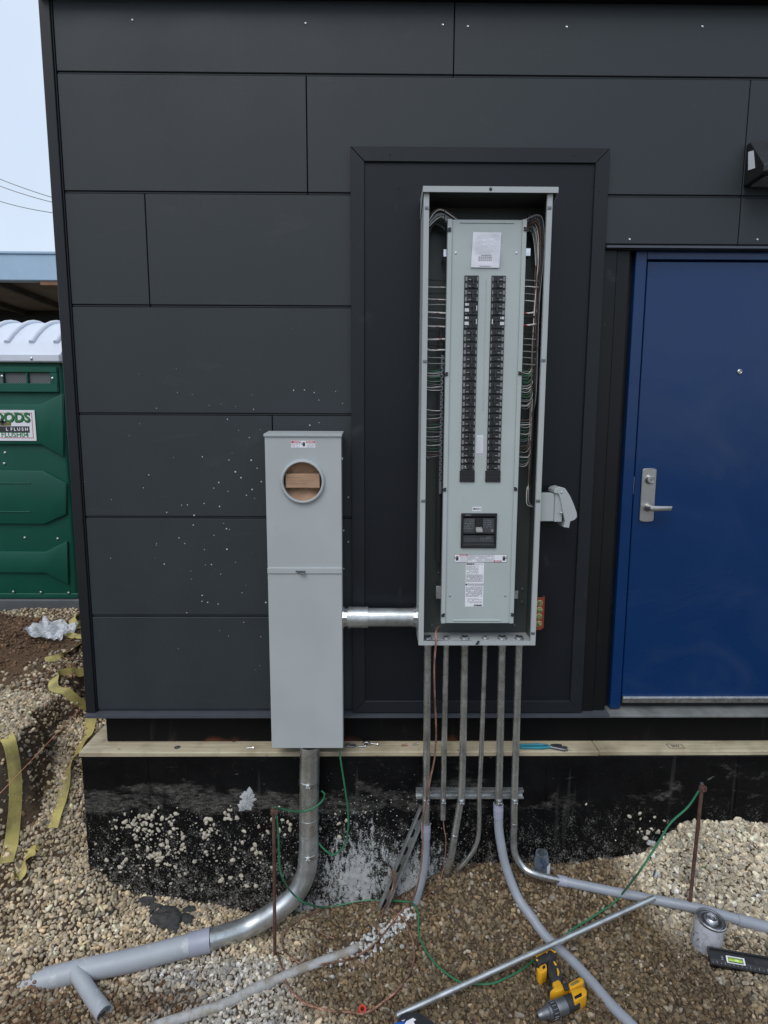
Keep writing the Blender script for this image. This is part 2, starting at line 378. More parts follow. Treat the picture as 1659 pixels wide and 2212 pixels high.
def m_ground():
    n = N('brown soil'); f = n.noise(6, 6, .65); g = n.noise(45, 6, .7)
    base = n.mix(n.ramp(f, .35, .68), (.066, .041, .025), (.125, .078, .046))
    base = n.mix(n.ramp(g, .45, .7, 0, .7), base, (.19, .135, .09))
    x, y, z = n.sep(); grey = n.ramp(n.noise(2.4, 5), .45, .55)
    base = n.mix(n.math('MULTIPLY', grey, .55), base, (.10, .088, .072))
    base = n.mix(n.math('MULTIPLY', n.ramp(x, -.75, -.5, 1, 0), n.ramp(y, .35, .6)), base, n.mix(n.ramp(g, .35, .7), (.10, .060, .034), (.20, .125, .075)))
    v = n.n('TexVoronoi'); v.inputs['Scale'].default_value = 48; n.l(n.P(), v.inputs['Vector']); hs = n.n('SeparateColor'); n.l(v.outputs['Color'], hs.inputs[0])
    stone = n.mix(hs.outputs[0], (.14, .11, .075), (.42, .36, .27)); stone = n.mix(n.ramp(v.outputs['Distance'], .35, .65), stone, (.05, .036, .024))
    away = n.math('MAXIMUM', n.math('MAXIMUM', n.ramp(y, -1.15, -.95, 1, 0), n.ramp(x, 3.35, 3.5)), n.math('MAXIMUM', n.ramp(y, 2.3, 2.7), n.ramp(x, -3.1, -2.7, 1, 0)))
    n.set(Base_Color=n.mix(away, base, stone), Roughness=.95, Specular_IOR_Level=.2)
    n.bump(n.math('ADD', g, n.noise(160, 4)), 1.0, .012); return n.m
def m_pebble():
    n = N('gravel stones'); a = n.n('Attribute'); a.attribute_name = 'Col'
    f = n.noise(90, 4, .65); c = n.n('Mix'); c.data_type = 'RGBA'; c.blend_type = 'MULTIPLY'; c.inputs[0].default_value = 1
    n.l(a.outputs['Color'], c.inputs[6]); n.put(c.inputs[7], n.mix(n.ramp(f, .3, .7), (.62, .60, .57), (1.22, 1.2, 1.17)))
    n.set(Base_Color=c.outputs[2], Roughness=.72, Specular_IOR_Level=.3); n.bump(n.noise(260, 3), .4, .002); return n.m
def m_clear(name, tint, alpha, rough, bc=(.75, .77, .8), lo=.1):
    n = N(name); tr = n.n('BsdfTransparent'); tr.inputs[0].default_value = (*tint, 1)
    n.set(Base_Color=bc, Roughness=rough); mixs = n.n('MixShader')
    fr = n.n('LayerWeight'); fr.inputs[0].default_value = .35
    n.l(n.ramp(n.math('ADD', fr.outputs['Facing'], n.math('MULTIPLY', n.noise(40, 3), .3)), lo, 1.0, alpha, .75), mixs.inputs[0]); n.l(tr.outputs[0], mixs.inputs[1]); n.l(n.b.outputs[0], mixs.inputs[2])
    n.l(mixs.outputs[0], n.t.nodes['Material Output'].inputs[0]); return n.m
M['siding'] = m_siding(); M['plate'] = m_plate('black steel cover plate', (.0075, .0092, .0125), .42); M['trim'] = m_plate('dark steel trim', (.0135, .0155, .019), .42)
M['cornertrim'] = m_plate('dark corner trim', (.013, .0145, .017), .4)
M['flash'] = mat('slate grey flashing', (.075, .083, .10), .4, .2, var=.1)
M['post'] = m_plate('near black jamb trim', (.006, .0064, .0072), .4)
M['door'] = m_door(); M['enc'] = m_enclosure('grey enclosure paint', (.41, .435, .437)); M['dead'] = m_enclosure('pale grey dead front paint', (.43, .475, .465))
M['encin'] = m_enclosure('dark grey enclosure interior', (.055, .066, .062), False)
M['timber'] = m_timber(); M['found'] = m_foundation(); M['beam'] = m_beam(); M['soil'] = m_ground(); M['pebble'] = m_pebble()
M['bagclear'] = m_clear('clear plastic film', (1, 1, 1), .02, .1, (.9, .9, .95), .2); M['bagwhite'] = m_clear('milky plastic film', (.8, .83, .9), .62, .35)
M['jar'] = m_clear('clear jar plastic', (.9, .93, .96), .0, .08, (.3, .34, .38), .16)

# ------------------------------------------------------------------ ground and gravel
def grid():
    xs = np.concatenate([[-400, -120, -50, -25, -14, -9, -7, -5.5, -4.5, -3.8], np.arange(-3.3, -.9, .06), np.arange(-.9, 3.7, .022), np.arange(3.7, 5, .15), [5.5, 7, 10, 16, 30, 70, 200, 400]])
    ys = np.concatenate([[-400, -120, -50, -20, -10, -6, -4, -3, -2.4, -2, -1.6, -1.3], np.arange(-1.1, .8, .022), np.arange(.8, 3.2, .06), [3.5, 4, 5, 6, 8, 11, 16, 30, 70, 200, 400]])
    Xg, Yg = np.meshgrid(xs, ys); Zg = hgt(Xg, Yg); Zg = np.where((Xg > .0) & (Yg > .05), -.3, Zg)
    near = (Xg > -1) & (Xg < 3.6) & (Yg < .8) & (Yg > -1.1); Zg = Zg+np.where(near, .004*np.sin(Xg*91+Yg*37)*np.cos(Yg*83), 0)
    nx, ny = len(xs), len(ys); V = np.stack([Xg, Yg, Zg], -1).reshape(-1, 3)
    i = np.arange((nx-1)*(ny-1)); r, c = i//(nx-1), i % (nx-1); a = r*nx+c
    me = bpy.data.meshes.new('ground'); me.from_pydata(V.tolist(), [], np.stack([a, a+1, a+nx+1, a+nx], 1).tolist()); me.update()
    me.polygons.foreach_set('use_smooth', [True]*len(me.polygons))
    o = link('ground', me, M['soil']); o['kind'] = 'structure'; return o
grid()

def ico(sub):
    bm = bmesh.new(); bmesh.ops.create_icosphere(bm, subdivisions=sub, radius=1)
    v = np.array([x.co[:] for x in bm.verts]); f = np.array([[q.index for q in x.verts] for x in bm.faces]); bm.free(); return v, f
def rotm(n):
    q = RNG.normal(size=(n, 4)); q /= np.linalg.norm(q, axis=1)[:, None]; w, x, y, z = q.T
    return np.stack([1-2*(y*y+z*z), 2*(x*y-z*w), 2*(x*z+y*w), 2*(x*y+z*w), 1-2*(x*x+z*z), 2*(y*z-x*w), 2*(x*z-y*w), 2*(y*z+x*w), 1-2*(x*x+y*y)], 1).reshape(n, 3, 3)
def stones(name, pos, size, col, sub, angular, kind='stuff', m=None):
    v, f = ico(sub); n = len(pos); nv = len(v)
    vars_ = []
    for k in range(10):
        d = np.ones(nv)
        for _ in range(6):
            a = RNG.normal(size=3); a /= np.linalg.norm(a); d = np.minimum(d, np.where(v@a > 0, RNG.uniform(.62, .95)/np.maximum(v@a, .01), 9))
        vars_.append(d)
    vars_ = np.array(vars_); pick = vars_[RNG.integers(0, 10, n)]
    rad = 1+(pick-1)*np.asarray(angular)[:, None]+RNG.normal(0, .035, (n, nv))
    sc = np.stack([RNG.uniform(.9, 1.5, n), RNG.uniform(.7, 1.0, n), RNG.uniform(.45, .8, n)], 1)
    P = v[None]*rad[..., None]*sc[:, None]*np.asarray(size)[:, None, None]
    P = np.einsum('nij,nvj->nvi', rotm(n), P)+pos[:, None]
    F = (f[None]+(np.arange(n)*nv)[:, None, None]).reshape(-1, 3)
    me = bpy.data.meshes.new(name); me.vertices.add(n*nv); me.vertices.foreach_set('co', P.astype(np.float32).ravel())
    me.loops.add(len(F)*3); me.loops.foreach_set('vertex_index', F.astype(np.int32).ravel())
    me.polygons.add(len(F)); me.polygons.foreach_set('loop_start', np.arange(0, len(F)*3, 3, dtype=np.int32)); 
    me.polygons.foreach_set('use_smooth', np.repeat(np.asarray(angular) < .6, len(f))); me.update(calc_edges=True)
    at = me.color_attributes.new('Col', 'FLOAT_COLOR', 'POINT'); cc = np.ones((n, nv, 4), np.float32); cc[..., :3] = col[:, None]
    at.data.foreach_set('color', cc.ravel())
    return link(name, me, m or M['pebble'])
def zone(x, y):
    """stone colour, keep probability and angularity by place"""
    n = len(x); w = bumps(x, y, 4)*.12; w2 = bumps(y+5, x, 9)
    tan = np.array([.48, .405, .295]); grey = np.array([.52, .50, .46]); brown = np.array([.165, .124, .078]); pale = np.array([.52, .47, .375])
    t_mid = ss(.95, 1.25, x+w)                                          # wet brown from the conduits on
    t_mid = t_mid*(1-ss(.42, .62, -y-.28*(x-.8))*ss(1.45, 1.1, x))
    t_grey = ss(.25, .5, x+w*1.5+.6*(y+.55))*ss(-.28, -.38, y)*(1-ss(1.0, 1.3, x+w))
    t_pale = ss(2.42, 2.6, x+.3*(y+.1)+w*.5)*(.45+.55*ss(-.46, -.34, y))
    c = tan[None]*np.ones((n, 1)); c = c+(grey-c)*t_grey[:, None]; c = c+(brown-c)*t_mid[:, None]; c = c+(pale-c)*t_pale[:, None]
    t_soil = np.clip(np.exp(-(((x-.0)/.24)**2+((y+.62)/.14)**2)*1.0)+np.exp(-(((x-.42)/.2)**2+((y+.52)/.07)**2))+.9*np.exp(-(((x-1.23)/.14)**2+((y+.27)/.06)**2)), 0, 1)
    c = c+(np.array([.15, .098, .058])-c)*(.85*t_soil)[:, None]
    tone = RNG.lognormal(0, .33, n)*(1+.12*w2); c = c*tone[:, None]
    odd = RNG.random(n); c[odd < .07] = c[odd < .07]*.5+np.array([.2, .185, .16]); c[odd > .985] = np.array([.5, .45, .36])*RNG.uniform(.7, 1.1, ((odd > .985).sum(), 1))
    warm = RNG.normal(.02, .035, n); c[:, 0] *= 1+warm; c[:, 2] *= 1-warm*1.5
    wc = G(812, 2030); wd = ((x-wc.x)*.85+(y-wc.y)*1.0)/.13; wp = ((x-wc.x)*-.5+(y-wc.y)*.9)/.05
    wh = np.exp(-(wd**2*.45+wp**2))*1.05; pick = RNG.random(n) < wh; c[pick] = np.array([.58, .60, .60])*RNG.uniform(.75, 1.15, (pick.sum(), 1))
    keep = 1-.55*t_soil
    return np.clip(c, .01, .9), keep, np.clip(.25+.7*t_mid+.7*t_grey+.8*t_pale, .2, 1)
def field(n, x0, x1, y0, y1, s0, s1, sub, lift):
    d_ = math.sqrt((x1-x0)*(y1-y0)/n); gx, gy = np.meshgrid(np.arange(x0, x1, d_), np.arange(y0, y1, d_)); k_ = gx.size
    x = gx.ravel()+RNG.uniform(-.55, .55, k_)*d_; y = gy.ravel()+RNG.uniform(-.55, .55, k_)*d_
    ok = ~((x > -.055) & (y > YF-.004)); x, y = x[ok], y[ok]
    c, k, a = zone(x, y); r = RNG.random(len(x)) < k
    # the bank is mostly earth, its steep face bare
    d = .02; sl = np.hypot(hgt(x+d, y)-hgt(x-d, y), hgt(x, y+d)-hgt(x, y-d))/(2*d); r &= (sl < 2.2) | (RNG.random(len(x)) < .5)
    mound = np.exp(-(((x+1.4)/.62)**2+((y-1.12)/.6)**2)); onb = (x < -.33) & (y > -.12); r &= ~onb | (RNG.random(len(x)) > 3.5*mound)
    x, y, c, a = x[r], y[r], c[r], a[r]; b = (x < -.33) & (y > -.12); c[b] *= .85
    s = RNG.uniform(s0, s1, len(x))*RNG.choice([.75, 1, 1, 1.25], len(x)); z = hgt(x, y)+s*RNG.uniform(-.1, lift, len(x))
    return np.stack([x, y, z], 1), s, c, a
def gravel(name, parts, sub):
    P, s, c, a = (np.concatenate(k) for k in zip(*parts))
    o = stones(name, P, s, c, sub, a); o['kind'] = 'stuff'
    return o
near = [field(24500, -.75, 3.45, -1.0, YF, .0068, .0125, 2, .55), field(3600, -.75, -.05, YF, .45, .007, .0125, 2, .55), field(2600, 2.45, 3.45, -.4, YF, .007, .0125, 2, .9)]
g1 = gravel('gravel', near, 2); tag(g1, 'loose tan, grey and wet brown gravel covering the trench floor below the foundation', 'gravel')
fine = [field(11000, -.8, 3.5, -1.05, YF, .0035, .006, 1, .5), field(3000, -.8, -.05, YF, .5, .004, .007, 1, .5), field(14000, -2.9, -.05, .3, 2.6, .008, .015, 1, .6), field(4500, -4.5, 4.8, -2.4, -1.0, .012, .022, 1, .4)]
g2 = gravel('fine_gravel', fine, 1); tag(g2, 'finer gravel between the larger stones and out to the portable toilet', 'gravel')
# crumbs and clods of earth on the heap and the trench edge
n = 5200; x = np.concatenate([RNG.normal(-1.35, .42, n), RNG.uniform(-.62, -.3, 1300), RNG.uniform(-.35, .6, 900)]); y = np.concatenate([RNG.normal(1.1, .42, n), RNG.uniform(-.3, .9, 1300), RNG.uniform(-.8, -.42, 900)])
ok = ~((x > -.055) & (y > YF)); x, y = x[ok], y[ok]
s = RNG.lognormal(-4.85, .55, len(x)); c = np.array([.165, .10, .058])*RNG.lognormal(0, .25, (len(x), 1)); 
so_ = stones('soil_clods', np.stack([x, y, hgt(x, y)+s*.2], 1), np.clip(s, .003, .015), c, 1, np.ones(len(x))); tag(so_, 'crumbs and clods of brown earth on the heap and trench edge', 'soil', kind='stuff')

# ------------------------------------------------------------------ foundation wall with sill boards
ZT, ZB = .700, .676            # top and underside of the sill boards
fw = thing('foundation_wall', 'black coated concrete foundation wall splashed with mud and white paint', 'foundation', (1.5, .1, -.3))
MB().box((-.05, YF, -.6), (5.2, 2.9, ZB)).build('wall', M['found'], fw, bev=.006)
for u in (321, 702, 1180, 1592):
    p = U(u, 1700, YF); MB().box((p.x-.0025, YF-.0022, -.25), (p.x+.0025, YF+.01, ZB-.004)).build('form_seam', M['found'], fw)
xj = U(1294, 1620, YF).x
for a, b in ((-.056, xj-.002), (xj+.001, 5.2)):
    mb = MB().box((a, YF-.006+(.004 if a > 1 else 0), ZB+.001), (b, .25, ZT)); mb.build('sill_board', M['timber'], fw, bev=.0025)
MB().box((-.056, .252, ZB+.001), (.12, 2.9, ZT)).build('sill_board', M['timber'], fw, bev=.0025)
p = Z(383, 1615, ZT); mb = MB(); mb.lathe([(.0135, 0), (.0135, .003), (.006, .0035), (.006, .006)], (p.x, p.y, ZT), n=16); mb.build('anchor_washer', M['toolgrey'], fw, smooth=True)
# gravel stones left sticking to the coating, each a piece of its own
pv, pf = ico(2); protos = []
for k in range(6):
    d = np.ones(len(pv))
    for _ in range(7):
        a = RNG.normal(size=3); a /= np.linalg.norm(a); d = np.minimum(d, np.where(pv@a > 0, RNG.uniform(.6, .92)/np.maximum(pv@a, .01), 9))
    q = pv*d[:, None]*np.array([1.1, .8, .85]); me = bpy.data.meshes.new('stone'); me.from_pydata(q.tolist(), [], pf.tolist()); me.polygons.foreach_set('use_smooth', [True]*len(me.polygons))
    at = me.color_attributes.new('Col', 'FLOAT_COLOR', 'POINT'); k_ = RNG.uniform(.8, 1.1); at.data.foreach_set('color', np.tile([.50*k_, .46*k_, .38*k_, 1], len(pv))); me.materials.append(M['pebble']); protos.append(me)
clusters = [((280, 1775), 24, 12, 34), ((318, 1800), 26, 18, 24), ((350, 1765), 18, 10, 14), ((300, 1790), 60, 26, 22), ((360, 1835), 40, 16, 26), ((450, 1790), 14, 14, 16), ((500, 1755), 10, 8, 7), ((345, 1855), 14, 10, 14), ((268, 1865), 26, 12, 14), ((565, 1838), 12, 12, 10), ((605, 1790), 20, 20, 14), ((440, 1840), 60, 45, 34), ((330, 1900), 70, 22, 12), ((480, 1900), 60, 22, 10),
            ((1415, 1790), 26, 14, 12), ((1395, 1800), 14, 10, 5), ((1330, 1760), 60, 30, 8), ((740, 1780), 40, 40, 8)]
for (cu_, cv), su, sv, k in clusters:
    for _ in range(k):
        u, v = random.gauss(cu_, su), random.gauss(cv, sv); p = U(u, v, YF-.003)
        if p.x < -.02 or v < 1735 or p.z < h1(p.x, YF-.01): continue
        o = bpy.data.objects.new('stone', random.choice(protos)); C.objects.link(o); o.parent = fw
        s = random.choice([.0045, .006, .007, .009, .011, .0125]); o.scale = (s*random.uniform(.9, 1.3), s*.8, s); o.location = p-WL[fw]; o.rotation_euler = (random.uniform(-.5, .5), random.uniform(0, 6.28), random.uniform(-.5, .5))
mort = mat('grey mortar', (.40, .41, .41), .9, bump=.8, bs=70, bd=.006)
for (u, v, w, hh) in ((535, 1728, .042, .046), (524, 1741, .026, .024), (1408, 1822, .024, .016)):
    p = U(u, v, YF-.002); n_ = 40; ph = RNG.uniform(0, 6.28, 9); rr = [1+.22*math.sin(2*a+ph[0])+.14*math.sin(5*a+ph[1])+.10*math.sin(9*a+ph[2])+.08*math.sin(14*a+ph[3]) for a in np.linspace(0, 2*math.pi, n_, endpoint=False)]
    vs = [(p.x, YF-.011, p.z)]; fs = []
    for k, (q, d) in enumerate(((.35, .010), (.65, .008), (.88, .005), (1, -.002))):
        for j in range(n_): a = 2*math.pi*j/n_; vs.append((p.x+w*q*rr[j]*math.cos(a), YF-d*RNG.uniform(.7, 1.2), p.z+hh*q*rr[j]*math.sin(a)))
    fs += [(0, 1+(j+1) % n_, 1+j) for j in range(n_)]
    for k in range(3): fs += [(1+k*n_+j, 1+k*n_+(j+1) % n_, 1+(k+1)*n_+(j+1) % n_, 1+(k+1)*n_+j) for j in range(n_)]
    MB().add(vs, fs).build('mortar_splat', mort, fw)

# ------------------------------------------------------------------ building
ZL = lambda k: 3.6-.455*k
bd = thing('modular_building', 'charcoal panel clad modular building with a blue steel door on black floor beams', 'building', (2.4, 1.4, ZT))
X1 = 4.9
MB().box((.012, .05, .872), (X1, 2.85, 4.2)).build('wall_core', M['blacksteel'], bd)
MB().box((.034, .03, ZT+.002), (X1, .12, .868)).build('floor_beam', M['beam'], bd, bev=.004)
MB().box((.034, .122, ZT+.002), (.11, 2.8, .868)).build('floor_beam', M['beam'], bd, bev=.004)
xA, xB, xC, xD = U(663, 300).x, U(1612, 300).x, U(318, 540).x, U(981, 80).x
xE = U(588, 905).x; xP = 1.205; xDoorL = U(1345, 560, 0).x
zHead = U(1500, 533, 0).z
g = .004
def panel(x0, x1, z0, z1):
    a = MB(); a.box((x0+g/2, .0, z0+.010), (x1-g/2, .02, z1-.001)); a.box((x0+g/2, .0055, z0+.001), (x1-g/2, .02, z0+.0095))
    return a.build('siding_panel', M['siding'], bd, bev=.0018)
def row(k, xs, z0=None, z1=None):
    for a, b in zip(xs, xs[1:]): panel(a, b, ZL(k+1) if z0 is None else z0, ZL(k) if z1 is None else z1)
x0 = .015
row(-1, [x0, xD, xD+1.818, X1]); row(0, [x0, xA, xB, X1]); row(1, [x0, xC, 2.2]); row(2, [x0, 1.3]); row(3, [x0, xE, 1.3]); row(4, [x0, 1.3]); row(5, [x0, 1.3])
panel(2.202, xB, zHead, ZL(1)); panel(xB, X1, zHead, ZL(1))
a = MB(); a.box((-.034, -.012, .868), (.009, .012, 4.1)); a.box((-.034, .012, .868), (-.024, 2.85, 4.1)); a.box((.009, -.004, .868), (.0145, .012, 4.1)); a.build('corner_trim', M['cornertrim'], bd, bev=.002)
MB().box((-.022, .0125, .868), (-.0, 2.85, 4.1)).build('side_wall', M['siding'], bd)
MB().prism([(-.03, .02, .871), (-.03, -.034, .864), (-.03, -.034, .852), (-.03, -.031, .852), (-.03, -.029, .861), (-.03, .02, .867)], (2.43, 0, 0)).build('base_flashing', M['flash'], bd)
# eave
zs = U(1200, 6, -.02).z
MB().box((-.03, -.05, zs+.012), (X1, .1, zs+.1)).build('eave_soffit', M['post'], bd)
for (u, v) in [(286, 43), (660, 50), (956.5, 53.5), (1010.5, 57), (1224, 58), (1517, 57.5), (1360, 517), (1636, 517.5)]:
    p = U(u, v); MB().lathe([(.0042, 0), (.0042, .0015), (.003, .0022), (.001, .0014)], (p.x, -.0005, p.z), (0, -1, 0), 10).build('siding_screw', M['zinc'], bd, smooth=True)
# steel cover plate with mitred surround
A = U(757, 316, -.02); B = U(1314, 317, -.02); zb = .872; xl, xr = A.x, B.x+.008; zt = A.z; tw = .057
MB().box((xl+.01, -.012, zb+.01), (xr-.01, -.002, zt-.01)).build('cover_plate', M['plate'], bd)
def mitre(pts, nm='surround_trim'):
    MB().prism([(x, -.022, z) for x, z in pts], (0, .018, 0)).build(nm, M['trim'], bd, bev=.0015)
e = .0008
mitre([(xl, zt), (xr, zt), (xr-tw-e, zt-tw), (xl+tw+e, zt-tw)])
mitre([(xl, zt-e*2), (xl+tw-e, zt-tw-e), (xl+tw-e, zb+tw), (xl, zb+e)])
mitre([(xr, zt-e*2), (xr, zb+e), (xr-tw+e, zb+tw), (xr-tw+e, zt-tw-e)])
mitre([(xl, zb), (xl+tw+e, zb+tw), (xr-tw-e, zb+tw), (xr, zb)])
for (u, v) in [(843, 334), (1240, 335), (862, 404), (1294, 412), (1280, 880), (787, 1480)]:
    p = U(u, v, -.022); MB().lathe([(.003, 0), (.003, .001), (.0015, .002)], (p.x, -.0225, p.z), (0, -1, 0), 8).build('trim_screw', M['trim'], bd, smooth=True)
# door bay: head flashing, jamb trims, frame, leaf
zd1 = zHead
MB().prism([(xr+.004, .02, zd1-.002), (xr+.004, -.03, zd1-.006), (xr+.004, -.03, zd1-.014), (xr+.004, .02, zd1-.014)], (X1-xr, 0, 0)).build('head_flashing', M['flash'], bd)
ztop = zd1-.016
xa = xr+.003; xb = U(1344, 1000, .0).x; xb = xa+.058; xc = xb+.055
MB().box((xa, -.004, .873), (xb-.002, .03, ztop)).build('jamb_trim', M['post'], bd, bev=.0015)
MB().box((xb, .002, .873), (xc, .03, ztop)).build('jamb_trim', M['post'], bd, bev=.0015)
yd = .03
fl = U(1373, 560, .012).x; fl = max(fl, xc+.001)
lx = U(1388.5, 700, yd).x-.0; lz = U(1388.5, 566.5, yd).z; lb = U(1336, 1502, yd).z; sb = U(1336, 1515.5, yd-.01).z
MB().box((fl, .008, .877), (lx-.008, .049, ztop)).build('door_frame', M['door'], bd, bev=.002)
MB().box((lx-.007, .008, lz+.006), (X1-.9, .049, ztop)).build('door_frame', M['door'], bd, bev=.002)
LW = .914
MB().box((lx+LW+.006, .008, .877), (lx+LW+.05, .049, lz+.005)).build('door_frame', M['door'], bd, bev=.002)
MB().box((lx+LW+.052, -.001, .873), (X1, .049, ztop)).build('jamb_trim', M['post'], bd)
leaf = MB().box((lx, yd-.012, lb+.001), (lx+LW, .048, lz)).build('door', M['door'], bd, bev=.0025); leaf['label'] = 'glossy navy blue steel door'
sw = MB(); sw.box((lx+.001, yd-.024, sb), (lx+LW-.001, yd-.0125, lb+.004)); sw.box((lx+.001, yd-.028, sb+.02), (lx+LW-.001, yd-.0245, sb+.026)); sw.build('door_sweep', M['zinc'], leaf, bev=.001)
for k in range(4):
    p = U(1227.6+.33*(437+257*k), 1509, yd-.025); MB().lathe([(.0045, 0), (.0035, .002), (.001, .0025)], (p.x, yd-.0242, sb+.012), (0, -1, 0), 10).build('sweep_screw', M['toolgrey'], leaf, smooth=True)
th = MB(); th.prism([(U(1317, 1530, -.03).x, .05, .872), (U(1317, 1530, -.03).x, -.036, .866), (U(1317, 1530, -.03).x, -.036, .853), (U(1317, 1530, -.03).x, .05, .853)], (1.4, 0, 0)); th.build('threshold', mat('weathered threshold', (.16, .165, .16), .6, var=.3, vs=12), bd, bev=.002)
# lock plate, cylinder, lever
pa, pb = U(1384, 1012, yd-.015), U(1413, 1126, yd-.015); cx = (pa.x+pb.x)/2; hw = .032
pts = []
for k in range(9): a = math.radians(180-k*22.5); pts.append((cx+hw*math.cos(a), yd-.013, pa.z-.006+.008*math.sin(a)))
for k in range(9): a = math.radians(-k*22.5); pts.append((cx+hw*math.cos(a), yd-.013, pb.z+.006+.008*math.sin(a)))
MB().prism(pts, (0, -.01, 0)).build('lock_plate', M['brass'], leaf, bev=.002)
p = U(1401, 1036, yd-.03); q = (cx+.003, yd-.023, p.z)
MB().lathe([(.0225, 0), (.021, .006), (.017, .016), (.014, .0165), (.0135, .013), (.004, .013)], q, (0, -1, 0), 28).build('lock_cylinder', M['brass'], leaf, smooth=True)
MB().box((q[0]-.001, q[1]-.0150, q[2]-.005), (q[0]+.001, q[1]-.013, q[2]+.004)).build('keyhole', M['black'], leaf)
p = U(1402, 1098, yd-.06); lv = MB(); lv.lathe([(.019, 0), (.017, .01), (.013, .02), (.0125, .045)], (cx+.002, yd-.023, p.z), (0, -1, 0), 24); lv.build('lever_hub', M['brass'], leaf, smooth=True)
q = U(1450, 1098, yd-.06)
lv = MB(); a0 = Vector((cx-.010, yd-.058, p.z)); lv.prism([(cx-.011, yd-.056, p.z+.0), (cx-.007, yd-.056, p.z+.010), (cx+.002, yd-.056, p.z+.0125), (q.x-.01, yd-.056, p.z+.0105), (q.x+.001, yd-.056, p.z+.012), (q.x-.004, yd-.056, p.z-.010), (cx+.002, yd-.056, p.z-.0125), (cx-.007, yd-.056, p.z-.010)], (0, -.016, 0)); lv.build('lever', M['brass'], leaf, bev=.004, smooth=True, seg=2)
p = U(1598, 803, yd-.014); MB().lathe([(.011, 0), (.011, .003), (.008, .005), (.006, .003), (.001, .004)], (p.x, yd-.0125, p.z), (0, -1, 0), 20).build('door_viewer', M['brass'], leaf, smooth=True)
MB().box((lx-.0075, .0065, U(1370, 1068, 0).z), (lx-.0065, .009, U(1370, 1030, 0).z)).build('strike_plate', M['zinc'], bd)

# ------------------------------------------------------------------ wall light
p = U(1626, 350, -.05); wl = thing('wall_light', 'black wedge shaped wall light above the blue door', 'wall light', (p.x+.12, 0, p.z))
z0, z1 = U(1640, 392, -.06).z, U(1645, 308, -.02).z; xx = U(1634, 350, -.08).x
MB().prism([(xx, -.001, z0), (xx, -.001, z1), (xx, -.03, z1), (xx, -.135, z0+.035), (xx, -.135, z0+.008), (xx, -.12, z0)], (.26, 0, 0)).build('housing', M['black'], wl, bev=.004)
MB().box((xx+.02, -.115, z0-.006), (xx+.24, -.02, z0-.0005)).build('lens', M['jar'], wl)
MB().prism([(xx-.0015, -.03, z0+.055), (xx-.0015, -.075, z0+.045), (xx-.0015, -.055, z0+.12), (xx-.0015, -.02, z0+.13)], (.001, 0, 0)).build('sticker', M['white'], wl)

# ------------------------------------------------------------------ meter socket
DM = -.14
ml, mr, mtop, mbot = U(573, 1000, DM).x, U(737, 1000, DM).x, U(650, 937, DM).z, U(655, 1617, DM).z
ms = thing('meter_socket', 'tall grey meter socket cabinet with a round opening and latched cover', 'meter box', ((ml+mr)/2, 0, mbot))
def open_box(mb, x0, x1, y0, y1, z0, z1, t): mb.box((x0, y0, z0), (x0+t, y1, z1)); mb.box((x1-t, y0, z0), (x1, y1, z1)); mb.box((x0+t, y1-t, z0), (x1-t, y1, z1)); mb.box((x0+t, y0, z0), (x1-t, y1-t, z0+t)); mb.box((x0+t, y0, z1-t), (x1-t, y1-t, z1)); return mb
ebody = open_box(MB(), ml+.003, mr-.003, DM+.012, -.023, mbot+.004, mtop-.003, .003).build('enclosure', M['enc'], ms)
c = U(654, 1040.5, DM); R0 = U(702, 1040, DM).x-c.x-.012
zband0, zband1 = U(655, 1239, DM).z, U(655, 1226, DM).z
def plate_hole(x0, x1, z0, z1, y0, y1, cx, cz, r, n=40):
    mb = MB(); ring = [(cx+r*math.cos(2*math.pi*k/n), cz+r*math.sin(2*math.pi*k/n)) for k in range(n)]
    def edge(a):
        dx, dz = math.cos(a), math.sin(a); t = min([(x1-cx)/dx if dx > 1e-9 else 9, (x0-cx)/dx if dx < -1e-9 else 9, (z1-cz)/dz if dz > 1e-9 else 9, (z0-cz)/dz if dz < -1e-9 else 9]); return (cx+dx*t, cz+dz*t)
    outer = [edge(2*math.pi*k/n) for k in range(n)]
    corners = [(x1, z1), (x0, z1), (x0, z0), (x1, z0)]
    vs = [(a, y, b) for y in (y0, y1) for a, b in ring]+[(a, y, b) for y in (y0, y1) for a, b in outer]; fs = []
    for k in range(n):
        j = (k+1) % n; fs.append((k, j, 2*n+j, 2*n+k)); fs.append((j, k, n+k, n+j)); 
        pa_, pb_ = outer[k], outer[j]
        for cc in corners:
            if abs(pa_[0]-pb_[0]) > 1e-6 and abs(pa_[1]-pb_[1]) > 1e-6 and min(abs(pa_[0]-cc[0]), abs(pa_[1]-cc[1])) < 1e-6 and min(abs(pb_[0]-cc[0]), abs(pb_[1]-cc[1])) < 1e-6 and abs(pa_[0]-cc[0])+abs(pb_[0]-cc[0]) < .2 and abs(pa_[1]-cc[1])+abs(pb_[1]-cc[1]) < .2:
                vs.append((cc[0], y0, cc[1])); fs.append((2*n+k, 2*n+j, len(vs)-1))
    mb.add(vs, fs)
    return mb
mb = plate_hole(ml, mr, zband1-.001, mtop-.012, DM, DM+.0015, c.x, c.z, R0)
mb.box((ml, DM+.0005, zband1-.001), (ml+.0015, DM+.05, mtop-.012)); mb.box((mr-.0015, DM+.0005, zband1-.001), (mr, DM+.05, mtop-.012))
uc = mb.build('upper_cover', M['enc'], ms)
lc = MB().box((ml-.0005, DM-.0015, mbot+.002), (mr+.0005, DM+.045, zband0-.0005)).build('lower_cover', M['enc'], ms, bev=.002)
MB().box((ml-.001, DM-.006, zband0), (mr+.001, DM+.04, zband1)).build('cover_band', M['enc'], ms, bev=.002)
